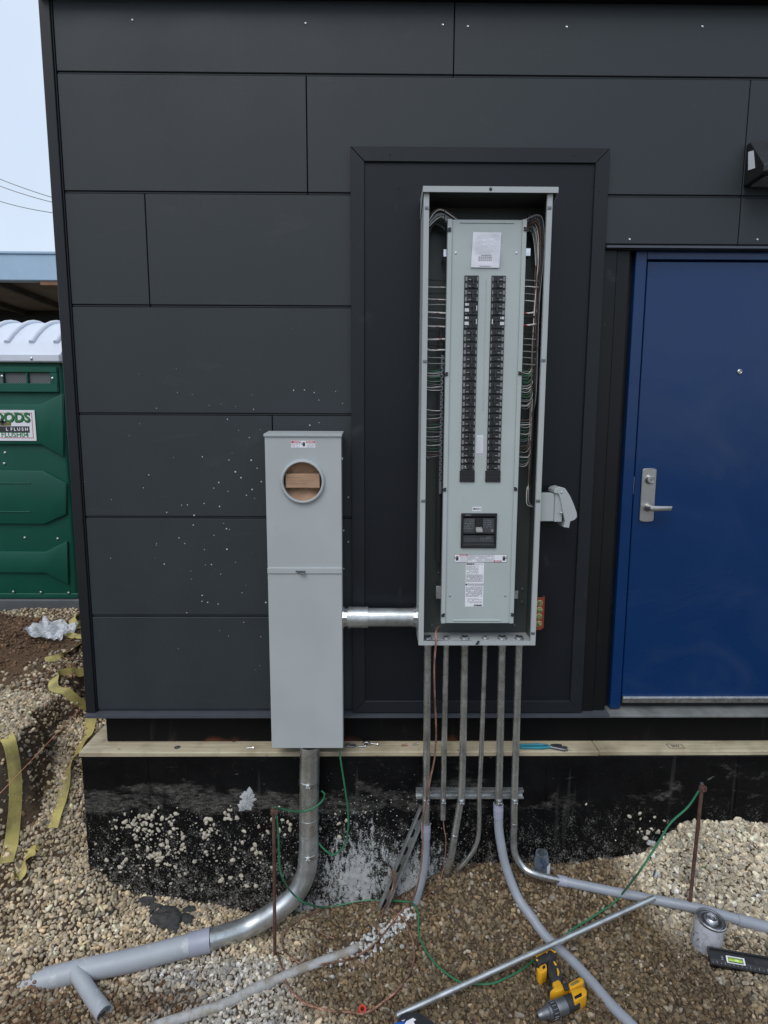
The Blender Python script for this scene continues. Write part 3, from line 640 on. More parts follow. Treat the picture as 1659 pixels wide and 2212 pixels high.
cap = MB().prism([(ml-.004, DM-.006, mtop-.012), (ml-.004, DM-.006, mtop-.001), (ml-.004, -.022, mtop+.012), (ml-.004, -.022, mtop-.002), (ml-.004, DM+.012, mtop-.002), (ml-.004, DM+.004, mtop-.012)], (mr-ml+.008, 0, 0)).build('top_cap', M['enc'], ms, bev=.0012)
MB().lathe([(R0-.001, 0), (R0-.001, .012), (R0+.002, .015), (R0+.008, .014), (R0+.013, .004), (R0+.014, -.001)], (c.x, DM, c.z), (0, -1, 0), 48)
rim = MB(); prof = [(R0-.0005, -.006), (R0-.0005, .012), (R0+.003, .0155), (R0+.008, .014), (R0+.0125, .006), (R0+.0135, .0005)]
n = 48; vs = [(c.x+r*math.cos(2*math.pi*k/n), DM-hh, c.z+r*math.sin(2*math.pi*k/n)) for r, hh in prof for k in range(n)]
rim.add(vs, [(i*n+k, i*n+(k+1) % n, (i+1)*n+(k+1) % n, (i+1)*n+k) for i in range(len(prof)-1) for k in range(n)]); rim.build('meter_ring', M['enc'], ms, smooth=True)
la = MB(); q = U(650, 1236, DM-.008); la.prism([(q.x-.024, DM-.0065, q.z+.006), (q.x-.02, DM-.0065, q.z+.008), (q.x+.018, DM-.0065, q.z+.007), (q.x+.02, DM-.0065, q.z-.006), (q.x+.002, DM-.0065, q.z-.007), (q.x-.018, DM-.0065, q.z-.001)], (0, -.004, 0)); la.box((q.x-.004, DM-.016, q.z-.009), (q.x+.022, DM-.011, q.z-.005)); la.build('latch', M['toolgrey'], ms, bev=.001)
MB().box((mr+.0005, DM+.02, U(738, 1040, DM).z+.09), (mr+.006, DM+.03, U(738, 1040, DM).z+.1)).build('seal_hasp', M['zinc'], ms)
def bars(mb, x0, x1, z0, z1, y, rows, fill=.55, seed=1):
    r = random.Random(seed); h_ = (z1-z0)/rows
    for k in range(rows):
        zz = z1-h_*(k+.5); a = x0
        while a < x1-.001:
            w = r.uniform(.06, .2)*(x1-x0); b = min(a+w, x1)
            if r.random() < .88: mb.box((a, y-.0002, zz-h_*fill/2), (b-.0012, y+.0001, zz+h_*fill/2))
            a = b+.0008
    return mb
a, b = U(629, 952, DM), U(681, 967, DM); xm = a.x+(b.x-a.x)/3; xn = b.x-(b.x-a.x)/3
lab = MB().box((a.x, DM-.0006, b.z), (b.x, DM-.0001, a.z)).build('danger_label', M['white'], uc)
MB().box((a.x+.001, DM-.001, a.z-.0095), (xm+.006, DM-.0007, a.z-.001)).build('danger_stripe', M['redink'], uc); MB().box((xn-.004, DM-.001, a.z-.0095), (b.x-.001, DM-.0007, a.z-.001)).build('danger_stripe', M['redink'], uc)
text('lettering', 'DANGER', .0072, (a.x+.024, DM-.0012, a.z-.0053), M['white'], uc, bold=.0002); text('lettering', 'PELIGRO', .0072, (b.x-.02, DM-.0012, a.z-.0053), M['white'], uc, bold=.0002)
bars(bars(MB(), a.x+.002, xm+.004, b.z+.001, a.z-.011, DM-.0008, 5, .4, 3), xn-.002, b.x-.002, b.z+.001, a.z-.011, DM-.0008, 5, .4, 4).build('small_print', M['greyink'], uc)
def hand(x, z, s, y, par, flip=1):
    mb = MB(); mb.prism([(x-.3*s, y, z-.5*s), (x+.25*s, y, z-.5*s), (x+.3*s, y, z+.1*s), (x-.3*s, y, z+.1*s)], (0, -.0004, 0))
    for k in range(4): mb.box((x-.3*s+k*.155*s, y-.0004, z+.1*s), (x-.3*s+k*.155*s+.12*s, y, z+(.45+.1*(k in (1, 2)))*s))
    mb.prism([(x-.3*s*flip, y, z-.1*s), (x-.55*s*flip, y, z+.1*s), (x-.45*s*flip, y, z+.2*s), (x-.28*s*flip, y, z+.05*s)], (0, -.0004, 0))
    mb.prism([(x-.75*s*flip, y, z+.35*s), (x-.5*s*flip, y, z+.3*s), (x-.7*s*flip, y, z), (x-.5*s*flip, y, z-.25*s), (x-.62*s*flip, y, z), (x-.45*s*flip, y, z+.38*s)], (0, -.0004, 0))
    mb.build('hazard_pictogram', M['ink'], par)
hand((xm+xn)/2+.003, (a.z+b.z)/2, .017, DM-.0008, uc)
# cardboard stuffed in the opening
cb = thing('cardboard_packing', 'folded brown cardboard stuffed in the round meter opening', 'cardboard', (c.x, -.09, c.z-.09))
def warp(name, x0, x1, z0, z1, y, amp, seed, par, tilt=0):
    r = np.random.default_rng(seed); nx, nz_ = 14, 8; vs = []; fs = []
    for side in (0, 1):
        for j in range(nz_):
            for i in range(nx):
                u_, w_ = i/(nx-1), j/(nz_-1); vs.append((x0+(x1-x0)*u_, y+side*.004+amp*(math.sin(u_*7+seed)*math.sin(w_*5+seed*2)*.5+r.normal(0, .12))+tilt*(w_-.5), z0+(z1-z0)*w_+.004*math.sin(u_*9+seed)))
    q = nx*nz_
    for j in range(nz_-1):
        for i in range(nx-1): k = j*nx+i; fs += [(k, k+1, k+nx+1, k+nx), (q+k, q+k+nx, q+k+nx+1, q+k+1)]
    for i in range(nx-1): fs += [(i, q+i, q+i+1, i+1), (q-nx+i, q-nx+i+1, 2*q-nx+i+1, 2*q-nx+i)]
    for j in range(nz_-1): fs += [(j*nx, j*nx+nx, q+j*nx+nx, q+j*nx), (j*nx+nx-1, q+j*nx+nx-1, q+j*nx+2*nx-1, j*nx+2*nx-1)]
    return MB().add(vs, fs).build(name, M['cardboard'], par)
warp('back_flap', c.x-R0-.005, c.x+R0+.005, c.z+.012, c.z+R0+.01, DM+.030, .007, 1, cb, -.03); warp('back_flap', c.x-R0-.005, c.x+R0+.005, c.z-R0-.01, c.z-.022, DM+.032, .007, 2, cb, .03)
f = MB(); f.box((c.x-R0+.008, DM+.004, c.z-.028), (c.x+R0-.010, DM+.026, c.z+.033)); f.build('folded_strip', M['cardboard'], cb, bev=.003)
for dz, l in ((.018, .5), (.004, .9), (-.008, .7)): MB().box((c.x-R0+.01, DM+.0025, c.z+dz), (c.x-R0+.01+l*R0*1.5, DM+.0045, c.z+dz+.0015)).build('crease', M['cardboard'], cb)
# ------------------------------------------------------------------ load centre (open breaker panel)
YP, YD = -.185, -.14       # front of the box, front of the dead front
px0, px1 = (U(914.6, 425, YP).x+U(905, 1393, YP).x)/2, (U(1194.6, 425, YP).x+U(1156, 1394, YP).x)/2
pz0, pz1 = U(1030, 1394, YP).z, U(1050, 414, YP).z
lc_ = thing('breaker_panel', 'tall open grey breaker panel with two columns of black breakers', 'electrical panel', ((px0+px1)/2, -.02, pz0))
def q5(x, y, d=YD): return U(876+.212*x, 384.9+.212*y, d)
def q6(x, y, d=YD): return U(876+.28498*x, 796.4+.28498*y, d)
t = .002; fw_ = .021
b = MB(); b.box((px0, YP, pz0), (px0+t, -.023, pz1)); b.box((px1-t, YP, pz0), (px1, -.023, pz1)); b.box((px0+t, YP, pz0), (px1-t, -.023, pz0+t)); b.box((px0+t, YP, pz1-t), (px1-t, -.023, pz1))
b.build('enclosure', M['enc'], lc_, bev=.0006)
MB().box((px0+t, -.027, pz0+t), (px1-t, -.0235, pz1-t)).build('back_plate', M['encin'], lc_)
b = MB(); b.box((px0+.0005, YP-.0015, pz0+.0005), (px0+fw_, YP-.0002, pz1)); b.box((px0+fw_-.0015, YP, pz0+fw_), (px0+fw_, YP+.014, pz1-.005)); b.build('flange', M['enc'], lc_)
b = MB(); b.box((px1-fw_, YP-.0015, pz0+.0005), (px1-.0005, YP-.0002, pz1)); b.box((px1-fw_, YP, pz0+fw_), (px1-fw_+.0015, YP+.014, pz1-.005)); b.build('flange', M['enc'], lc_)
b = MB(); b.box((px0+fw_+.0005, YP-.0012, pz0+.0005), (px1-fw_-.0005, YP-.0003, pz0+.02)); b.build('flange', M['enc'], lc_)
hd = MB(); zh0, zh1 = U(1060, 416, YP-.012).z, U(1060, 403, YP-.012).z; hx0, hx1 = U(913.7, 410, YP-.012).x, U(1206.3, 410, YP-.012).x; hx0 = min(hx0, px0-.003); hx1 = max(hx1, px1+.006)
hd.box((hx0, YP-.014, zh0), (hx1, YP-.012, zh1)); hd.prism([(hx0, YP-.012, zh1-.002), (hx0, YP-.012, zh1), (hx0, -.021, zh1+.012), (hx0, -.021, zh1+.010)], (hx1-hx0, 0, 0))
for xx in (hx0, hx1-.002): hd.prism([(xx, YP-.012, zh0), (xx, YP-.012, zh1-.002), (xx, -.06, zh1+.0055), (xx, -.04, zh0-.045), (xx, -.06, zh0-.045)], (.002, 0, 0))
hd.build('rain_hood', M['enc'], lc_, bev=.0005)
p = q5(867, 112, YP-.014); MB().lathe([(.006, 0), (.006, .0015), (.002, .002)], (p.x, YP-.0141, p.z), (0, -1, 0), 16).build('hood_grommet', M['black'], lc_, smooth=True)
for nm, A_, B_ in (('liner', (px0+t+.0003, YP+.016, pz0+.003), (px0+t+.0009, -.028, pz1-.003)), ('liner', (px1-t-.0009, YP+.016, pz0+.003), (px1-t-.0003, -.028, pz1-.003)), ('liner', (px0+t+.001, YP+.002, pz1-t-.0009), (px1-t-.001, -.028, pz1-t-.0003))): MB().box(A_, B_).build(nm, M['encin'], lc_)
# dead front
d0, d1 = (q5(428, 415).x+q6(272, 1935).x)/2, (q5(1240, 415).x+q6(818, 1935).x)/2; dz1, dz0 = q5(800, 417).z, q6(560, 1932).z
rw = .018; YC = YD+.008                       # rails in front, centre panel set back
cxl0, cxl1 = (q5(603, 1000, YC).x+q6(415, 740, YC).x)/2, (q5(748, 1000, YC).x+q6(520, 740, YC).x)/2
cxr0, cxr1 = (q5(880, 1000, YC).x+q6(611, 740, YC).x)/2, (q5(1027, 1000, YC).x+q6(716, 740, YC).x)/2
bz1, bz0 = q5(800, 993, YC).z, q6(560, 769, YC).z
slots = 2*round((bz1-bz0)/.0254/2); pitch = (bz1-bz0)/slots
mz1, mz0 = q6(555, 1095, YC).z, q6(555, 1358, YC).z; mx0, mx1 = q6(420, 1200, YC).x, q6(690, 1200, YC).x
df = MB(); a, c_ = d0+rw, d1-rw; Y0, Y1 = YC, YC+.0015
df.box((a, Y0, bz1), (c_, Y1, dz1)); df.box((a, Y0, bz0), (cxl0, Y1, bz1)); df.box((cxl1, Y0, bz0), (cxr0, Y1, bz1)); df.box((cxr1, Y0, bz0), (c_, Y1, bz1))
df.box((a, Y0, mz1), (c_, Y1, bz0)); df.box((a, Y0, mz0), (mx0, Y1, mz1)); df.box((mx1, Y0, mz0), (c_, Y1, mz1)); df.box((a, Y0, dz0), (c_, Y1, mz0))
dead = df.build('dead_front', M['dead'], lc_)
for xa_, xb_ in ((d0, d0+rw-.0003), (d1-rw+.0003, d1)): MB().box((xa_, YD, dz0), (xb_, YD+.03, dz1)).build('side_rail', M['dead'], dead, bev=.0012)
for (xa_, xb_, yy, fn) in ((555, 1100, 452, q5), (360, 720, 1908, q6)):
    p, q = fn(xa_, yy, YC), fn(xb_, yy, YC); MB().cyl((p.x, YC, p.z), (q.x, YC, p.z), .0035, 10).build('stiffening_rib', M['dead'], dead, smooth=True)
for fn, xx, yy in ((q5, 513, 762), (q5, 1130, 762), (q6, 335, 1720), (q6, 755, 1720)):
    p = fn(xx, yy, YC); MB().lathe([(.0048, 0), (.0042, .002), (.0015, .0028)], (p.x, YC-.0002, p.z), (0, -1, 0), 12).build('cover_screw', M['zinc'], dead, smooth=True)
p = q5(818, 1150, YC); MB().cyl((p.x, YC+.0005, bz1-.01), (p.x, YC+.0005, bz0+.25), .0028, 8).build('stiffening_rib', M['dead'], dead, smooth=True)
for fn, xx, yy, sg in ((q5, 445, 527, 1), (q5, 1222, 522, -1), (q5, 415, 1998, 1), (q5, 1165, 1990, -1), (q6, 295, 917, 1), (q6, 833, 912, -1), (q6, 285, 1868, 1), (q6, 810, 1865, -1)):
    p = fn(xx, yy, YD); s = .0075
    MB().prism([(p.x-sg*s, YD-.0002, p.z-s), (p.x-sg*s, YD-.0002, p.z+.3*s), (p.x-sg*.2*s, YD-.0002, p.z+1.1*s), (p.x+sg*s, YD-.0002, p.z+1.1*s), (p.x+sg*s, YD-.0002, p.z+.5*s), (p.x+sg*.3*s, YD-.0002, p.z+.2*s), (p.x+sg*s, YD-.0002, p.z-.1*s), (p.x+sg*s, YD-.0002, p.z-.8*s)], (0, -.004, 0)).build('retaining_clip', M['rubber'], lc_, bev=.0006)
for fn, xx, yy in ((q5, 220, 305), (q5, 1468, 305), (q5, 200, 1868), (q5, 1402, 1858), (q6, 138, 1003), (q6, 995, 1003), (q6, 965, 2005)):
    p = fn(xx, yy, YP); sg = 1 if p.x < (px0+px1)/2 else -1; xc_ = (px0+fw_*.62) if sg > 0 else px1-fw_*.62
    cl = MB(); cl.box((xc_-.009, YP-.0032, p.z-.006), (xc_+.009, YP-.0018, p.z+.006)); cl.lathe([(.0042, 0), (.0036, .002), (.001, .0024)], (xc_-sg*.002, YP-.0033, p.z), (0, -1, 0), 10); cl.build('cover_clip', M['toolgrey'], lc_, bev=.0006)
for fn, xa_, xb_, ya, yb in ((q5, 385, 420, 730, 805), (q5, 1232, 1258, 720, 798), (q6, 230, 272, 1645, 1740), (q6, 825, 843, 1680, 1740)):
    p, q = fn(xa_, ya, YD+.03), fn(xb_, yb, YD+.03); lft = p.x < (px0+px1)/2
    s_ = MB(); s_.box((p.x if lft else d1+.0005, YD+.022, q.z), (d0-.0005 if lft else q.x+.004, YD+.026, p.z)); s_.box(((p.x if lft else q.x+.001), YD+.026, q.z), ((p.x+.003 if lft else q.x+.004), -.028, p.z)); s_.build('mounting_bracket', M['zinc'], lc_, bev=.0006)
# breakers: one prototype of each kind, then copies
MBk = {'body': mat('breaker plastic', (.014, .014, .015), .38, var=.2, vs=120), 'face': mat('breaker face plastic', (.026, .026, .028), .42, var=.3, vs=90), 'print': mat('breaker print', (.2, .2, .21), .6, var=.5, vs=260), 'lab': mat('breaker label', (.62, .63, .66), .5, var=.1, vs=60), 'dot': mat('white test button', (.7, .7, .7), .5)}
WB = cxl1-cxl0-.002
def make_breaker(kind, mir):
    npole = 1 if kind in ('single', 'arc') else 2; H = pitch*npole-.0011; s = -1 if mir else 1
    def bx(mb, x0, x1, z0, z1, y0, y1): a, b_ = (x0, x1) if s > 0 else (WB-x1, WB-x0); return mb.box((a, y0, z0), (b_, y1, z1))
    bm_ = MB(); bx(bm_, 0, WB, 0, H, -.004, .03)
    for k in range(npole): o = k*pitch; bx(bm_, .012, WB*.86, o+.003, o+pitch-.0045, -.0075, -.0039)
    root = bm_.build('breaker', MBk['body'], None, bev=.0008); 
    if npole == 2: C.objects.unlink(root) if False else None
    def sub(mb, nm, m_, bev=.0): o = mb.build(nm, m_, root, bev); return o
    if kind == 'gfci':
        a = MB(); bx(a, .003, .0125, H-.014, H-.004, -.0085, -.0078); bx(a, .0145, .018, H-.0135, H-.0045, -.0085, -.0078); bx(a, .002, .019, .014, .027, -.0085, -.0078); bx(a, WB-.0075, WB-.004, .018, .038, -.0085, -.0042); sub(a, 'test_label', MBk['lab'])
        a = MB(); bx(a, WB*.60, WB*.70, .012, H-.012, -.014, -.0078); sub(a, 'toggle', MBk['face'], .001)
        a = MB(); bx(a, .004, .011, .004, .008, -.0085, -.0078); sub(a, 'print', MBk['print'])
        return root
    for k in range(npole):
        o = k*pitch; a = MB()
        bx(a, .0015, .0105, o+.004, o+pitch-.006, -.0048, -.0041); bx(a, WB*.88, WB-.0015, o+.005, o+pitch-.007, -.0048, -.0041); bx(a, .014, WB*.45, o+.0065, o+.011, -.0083, -.0076); sub(a, 'print', MBk['print'])
        a = MB(); bx(a, WB*.50, WB*.64, o+.0045, o+pitch-.006, -.0105, -.0077); sub(a, 'toggle', MBk['face'], .001)
        if kind == 'arc': a = MB(); bx(a, .015, .0195, o+.013, o+.0178, -.0090, -.0078); sub(a, 'test_button', MBk['dot'])
    if npole == 2: a = MB(); bx(a, WB*.53, WB*.66, pitch*.5, pitch*1.5, -.015, -.0106); sub(a, 'handle_tie', MBk['face'], .001)
    return root
left = ['double', 'double', 'gfci', 'gfci', 'double', 'double', 'double', 'double', 'double', 'double', 'double', 'double', 'double', 'double', 'arc', 'arc', 'double', 'double', 'double', 'single', 'single', 'single', 'double']
right = ['double', 'double', 'double', 'gfci', 'single', 'single', 'double', 'single', 'single', 'double', 'double', 'double', 'single', 'double', 'double', 'double', 'double', 'double', 'double', 'single', 'single', 'arc', 'single', 'single', 'single']
protos_b = {}
for mir, seq, xx in ((False, left, cxl0+.001), (True, right, cxr0+.001)):
    zc_ = bz1; used_ = 0
    for kind in seq+['single']*40:
        np_ = 1 if kind in ('single', 'arc') else 2
        if used_+np_ > slots: 
            if used_ >= slots: break
            kind, np_ = 'single', 1
        zc_ -= np_*pitch; used_ += np_; key = (kind, mir)
        loc = Vector((xx, YC-.001, zc_+.0005))-WL[lc_]
        if key not in protos_b: o = make_breaker(kind, mir); protos_b[key] = o; o.parent = lc_; o.location = loc
        else: copy_tree(protos_b[key], lc_, loc)
for x0_, x1_ in ((q6(410, 800, YC).x, q6(523, 800, YC).x), (q6(604, 800, YC).x, q6(719, 800, YC).x)):
    za, zb_ = q6(500, 770, YC).z, q6(500, 858, YC).z; zm = (za+zb_)/2
    f = MB(); f.box((x0_, YC-.005, zm+.0007), (x1_, YC-.0002, za-.0005)); f.box((x0_, YC-.006, zb_), (x1_, YC-.0002, zm-.0003)); f.build('filler_plate', M['black'], lc_, bev=.001)
# main breaker
mbk = MB(); mbk.box((mx0, YC-.008, mz1-.014), (mx1, YC+.02, mz1)); mbk.box((mx0, YC-.008, mz0), (mx1, YC+.02, mz0+.012)); mbk.box((mx0, YC-.008, mz0+.0122), (mx0+.009, YC+.02, mz1-.0142)); mbk.box((mx1-.009, YC-.008, mz0+.0122), (mx1, YC+.02, mz1-.0142))
mbo = mbk.build('main_breaker', M['black'], lc_, bev=.002)
iw0, iw1 = mx0+.009, mx1-.009; H_ = mz1-mz0; zA, zB_ = mz1-.014, mz0+H_*.44
mf = mat('dark grey breaker face', (.055, .06, .066), .5, var=.2, vs=80)
MB().box((iw0, YC+.001, zB_), (iw1, YC+.02, zA-.007)).build('face', mf, mbo); MB().box((iw0, YC-.004, mz0+H_*.40), (iw1, YC+.004, mz0+H_*.435)).build('cross_bar', M['black'], mbo, bev=.001)
MB().box((iw0, YC+.004, mz0+.022), (iw1, YC+.02, mz0+H_*.36)).build('lower_face', mf, mbo); MB().box((iw0, YC-.003, mz0+.0135), (iw1, YC+.002, mz0+.019)).build('lower_ridge', mf, mbo)
xm_ = (mx0+mx1)/2
MB().box((xm_-.016, YC-.001, zB_+.003), (xm_+.016, YC+.0005, zA-.009)).build('toggle_slot', M['black'], mbo)
MB().prism([(xm_-.014, YC-.001, zB_+.004), (xm_-.014, YC-.022, zB_+.002), (xm_-.014, YC-.026, zB_+.010), (xm_-.014, YC-.018, zB_+.018), (xm_-.014, YC-.001, zB_+.026)], (.028, 0, 0)).build('toggle', mat('tan grey toggle', (.3, .29, .27), .4), mbo, bev=.003)
MB().box((xm_-.014, YC-.006, zB_+.028), (xm_+.014, YC-.0012, zA-.010)).build('toggle_shroud', M['black'], mbo, bev=.001)
b_ = bars(MB(), iw0+.003, xm_-.02, zB_+.014, zA-.012, YC+.0005, 6, .35, 8); bars(b_, xm_+.02, iw1-.012, zB_+.02, zA-.012, YC+.0005, 4, .35, 9); bars(b_, xm_+.008, iw1-.01, mz0+.03, mz0+H_*.33, YC+.0035, 3, .4, 5); b_.build('print', MBk['print'], mbo)
MB().box((iw1-.014, YC+.0003, zB_+.004), (iw1-.003, YC+.0009, zB_+.014)).build('print_square', MBk['print'], mbo)
text('lettering', 'SIEMENS', .0065, (iw0+.02, YC-.0084, mz1-.0075), MBk['print'], mbo, bold=.0002)
p, q = q6(508, 1047, YC), q6(574, 1080, YC); ml_ = MB().box((p.x, YC-.0006, q.z), (q.x, YC-.0001, p.z)).build('main_label', M['white'], dead)
text('lettering', 'MAIN', .0145, ((p.x+q.x)/2, YC-.0009, (p.z+q.z)/2), M['ink'], dead, bold=.0001, sx=.9)
# danger strip and data label
p, q = q6(370, 1407, YC), q6(767, 1468, YC); MB().box((p.x, YC-.0006, q.z), (q.x, YC-.0001, p.z)).build('warning_strip', M['white'], dead)
w_ = q.x-p.x; fr = MB(); e_ = .0012
fr.box((p.x, YC-.0009, p.z-e_), (q.x, YC-.0007, p.z)); fr.box((p.x, YC-.0009, q.z), (q.x, YC-.0007, q.z+e_)); 
for k in (0, .245, .75, 1-e_/w_): fr.box((p.x+w_*k, YC-.0009, q.z+e_), (p.x+w_*k+e_, YC-.0007, p.z-e_))
fr.build('strip_border', M['ink'], dead)
MB().box((p.x+w_*.10, YC-.0009, p.z-.0085), (p.x+w_*.243, YC-.0007, p.z-e_)).build('danger_stripe', M['redink'], dead); MB().box((p.x+w_*.757, YC-.0009, q.z+e_), (p.x+w_*.90, YC-.0007, q.z+.0085)).build('danger_stripe', M['redink'], dead)
text('lettering', 'DANGER', .0065, (p.x+w_*.172, YC-.0012, p.z-.005), M['white'], dead, bold=.0002); text('lettering', 'DANGER', .0065, (p.x+w_*.828, YC-.0012, q.z+.005), M['white'], dead, bold=.0002, rot=math.pi)
bars(bars(MB(), p.x+w_*.26, p.x+w_*.74, q.z+.003, p.z-.003, YC-.0008, 6, .4, 6), p.x+w_*.10, p.x+w_*.24, q.z+.003, p.z-.011, YC-.0008, 4, .4, 7).build('small_print', M['greyink'], dead)
hand(p.x+w_*.055, (p.z+q.z)/2, .019, YC-.0008, dead); hand(p.x+w_*.945, (p.z+q.z)/2, .019, YC-.0008, dead, -1)
p, q = q6(458, 1469, YC), q6(633, 1803, YC); q.x = p.x+.078; MB().box((p.x, YC-.0006, q.z), (q.x, YC-.0001, p.z-.0008)).build('data_label', M['white'], dead)
hh = p.z-q.z
text('lettering', 'SIEMENS', .0095, (p.x+.019, YC-.0009, p.z-.007), M['ink'], dead, bold=.0004); text('lettering', 'SIEMENS', .0095, (q.x-.022, YC-.0009, q.z+.006), M['ink'], dead, bold=.0004, rot=math.pi)
sp = bars(MB(), p.x+.04, q.x-.003, p.z-.012, p.z-.003, YC-.0008, 3, .4, 11); bars(sp, p.x+.003, q.x-.02, p.z-.05, p.z-.014, YC-.0008, 9, .42, 12); bars(sp, p.x+.003, q.x-.003, q.z+hh*.56, p.z-.052, YC-.0008, 9, .5, 13); bars(sp, p.x+.003, q.x-.003, q.z+hh*.22, q.z+hh*.46, YC-.0008, 11, .5, 14); bars(sp, p.x+.01, q.x-.003, q.z+.014, q.z+hh*.19, YC-.0008, 6, .35, 15)
sp.build('small_print', M['greyink'], dead)
k_ = MB(); zz = q.z+hh*.505; k_.box((p.x, YC-.0009, zz+.001), (q.x, YC-.0007, zz+.003)); k_.box((p.x, YC-.0009, zz-.004), (q.x, YC-.0007, zz-.002)); k_.box((p.x, YC-.0009, zz-.0019), (p.x+.006, YC-.0007, zz+.0009)); k_.build('label_divider', M['ink'], dead)
p, q = q6(541, 505, YC), q6(586, 638, YC); tl = MB().box((p.x, YC-.0006, q.z), (q.x, YC-.0001, p.z)); o = tl.build('notice_label', M['white'], dead); 
vb = MB(); r_ = random.Random(3)
for k in range(5):
    xx = p.x+.0028+k*(q.x-p.x-.005)/4.6; a = q.z+.003
    while a < p.z-.006: b2 = min(a+r_.uniform(.004, .011), p.z-.003); vb.box((xx, YC-.0009, a), (xx+.0016, YC-.0007, b2)); a = b2+.0012
vb.build('small_print', M['greyink'], dead)
# neutral bar at the left, bolts in the back, hubs in the bottom
yn = -.10; xn_ = (q6(270, 300, yn).x+q6(290, 300, yn).x)/2-.004; zn1, zn0 = q5(385, 1800, yn).z, q6(265, 950, yn).z
nb = MB().box((xn_-.006, yn, zn0), (xn_+.006, yn+.012, zn1)).build('neutral_bar', M['toolgrey'], lc_, bev=.001)
zz = zn1-.01; k = 0; sm = None
while zz > zn0+.05:
    if sm is None: sm = MB().lathe([(.0034, 0), (.003, .003), (.001, .0034)], (0, 0, 0), (0, -1, 0), 8).build('bar_screw', M['rubber'], nb, smooth=True)
    else: sm = sm.copy(); C.objects.link(sm)
    sm.location = Vector((xn_+(.002 if k % 2 else -.002), yn-.0003, zz))-WL[nb]; zz -= .0125; k += 1
MB().box((xn_-.012, yn+.013, zn0-.30), (xn_+.004, yn+.03, zn1+.12)).build('bus_insulator', M['black'], lc_)
for xx, yy in ((168, 680), (908, 672), (885, 1672), (883, 1770), (198, 1942), (824, 1942), (250, 1545)):
    p = q6(xx, yy, -.028); MB().lathe([(.008, 0), (.006, .003), (.005, .007), (.001, .008)], (p.x, -.0275, p.z), (0, -1, 0), 12).build('mounting_bolt', M['toolgrey'], lc_, smooth=True)
COND = [923.6, 963.5, 1003.4, 1047.3, 1084, 1120.5]; RAD = [.0165, .0125, .016, .0105, .0165, .016]; YCON = -.115
for u, r in zip(COND, RAD):
    p = U(u, 1405, YCON); hb = MB(); hb.lathe([(r*1.25, 0), (r*1.25, .006), (r*1.05, .0065), (r*1.05, .014), (r*.8, .0145), (r*.8, .004)], (p.x, YCON, pz0+t+.0005), (0, 0, 1), 20); hb.build('hub_locknut', M['zinc'], lc_, smooth=True)
    MB().lathe([(r*.75, 0), (r*.75, .012)], (p.x, YCON, pz0+t+.001), (0, 0, 1), 16).build('hub_throat', M['black'], lc_)
# wires, each one a part
def wire(pts, r, m_, nm='wire', n=6, sides=6): MB().tube(cat(pts, n), r, sides).build(nm, M[m_], lc_, smooth=True)
xL, xR = px0+.012, px1-.012; rw_ = random.Random(11)
lw = [(1050, 'wblack', 0), (1115, 'wwhite', 1), (1180, 'wblack', 0), (1245, 'wwhite', 1), (1300, 'wgrey', 0), (1385, 'wwhite', 2), (1440, 'wgrey', 0), (1515, 'wwhite', 2), (1560, 'wblack', 0), (1645, 'wwhite', 2), (1705, 'wblack', 0), (1755, 'wwhite', 3), (1835, 'wgrey', 0), (1895, 'wgrey', 0)]
for yy, m_, kd in lw:
    z_ = q5(330, yy, -.1).z; r = .0032 if kd >= 2 else .0019; up = .018 if kd < 3 else .06; y_ = rw_.uniform(-.125, -.105)
    wire([(d0+.012, y_+.01, z_), (d0-.012, y_, z_), (px0+.03, y_, z_+rw_.uniform(-.002, .004)), (xL+.006, y_, z_+up*.5), (xL+.001, y_+.02, z_+up+.03), (xL, -.08, z_+up+.12)], r, m_)
    if kd: wx = d0-.004-rw_.uniform(.006, .03); MB().cyl((wx, y_, z_), (wx-.014, y_, z_), r+.0005, 8).build('phase_tape', M['wred'], lc_, smooth=True)
rwr = [(1050, 'wgrey', 0), (1115, 'wwhite', 0), (1180, 'wgrey', 0), (1250, 'wwhite', 0), (1312, 'wblack', 0), (1385, 'wwhite', 2), (1430, 'wblack', 2), (1510, 'wwhite', 2), (1585, 'wblack', 0), (1645, 'wgrey', 0), (1700, 'wgrey', 0), (1770, 'wgrey', 0), (1830, 'wgrey', 0), (1900, 'wgrey', 0)]
for yy, m_, kd in rwr:
    z_ = q5(1300, yy, -.1).z; r = .0033 if kd >= 2 else .0018; y_ = rw_.uniform(-.125, -.105); up = .03 if kd else -.02
    wire([(d1-.012, y_+.01, z_), (d1+.012, y_, z_), (px1-.04, y_, z_+.15*up), (xR-.012, y_, z_+.5*up), (xR-.006, y_+.02, z_+up+.06*(1 if kd else -1)), (xR-.004, -.08, z_+up+.14*(1 if kd else -1))], r, m_)
    if kd and m_ == 'wwhite': MB().cyl((d1+.004, y_, z_), (d1+.022, y_, z_), r+.0005, 8).build('phase_tape', M['wred'], lc_, smooth=True)
pal = ['wgreen', 'wgreen', 'wwhite', 'wgrey', 'wgreen', 'wwhite', 'wbrown']
for k in range(34):
    t_ = k/33; yy = (5+t_*300 if k < 18 else 320+(k-18)/15*345); z_ = q6(220, yy+rw_.uniform(-7, 7), -.1).z; m_ = rw_.choice(['wgreen', 'wgreen', 'wgreen', 'wwhite', 'wgrey'] if k < 14 else ['wwhite', 'wgrey', 'wgrey', 'wwhite', 'wbrown', 'wgreen'])
    y_ = rw_.uniform(-.115, -.09); sg = rw_.uniform(.004, .02)
    wire([(xn_-.004, yn-.002, z_), (xn_-.016, y_, z_-rw_.uniform(0, .004)), (px0+.035, y_, z_-.001+rw_.uniform(-.004, .002)), (xL+.004, y_+.01, z_+sg), (xL, -.075, z_+sg+.05)], rw_.choice([.0011, .0013, .0014]), m_, n=5, sides=5)
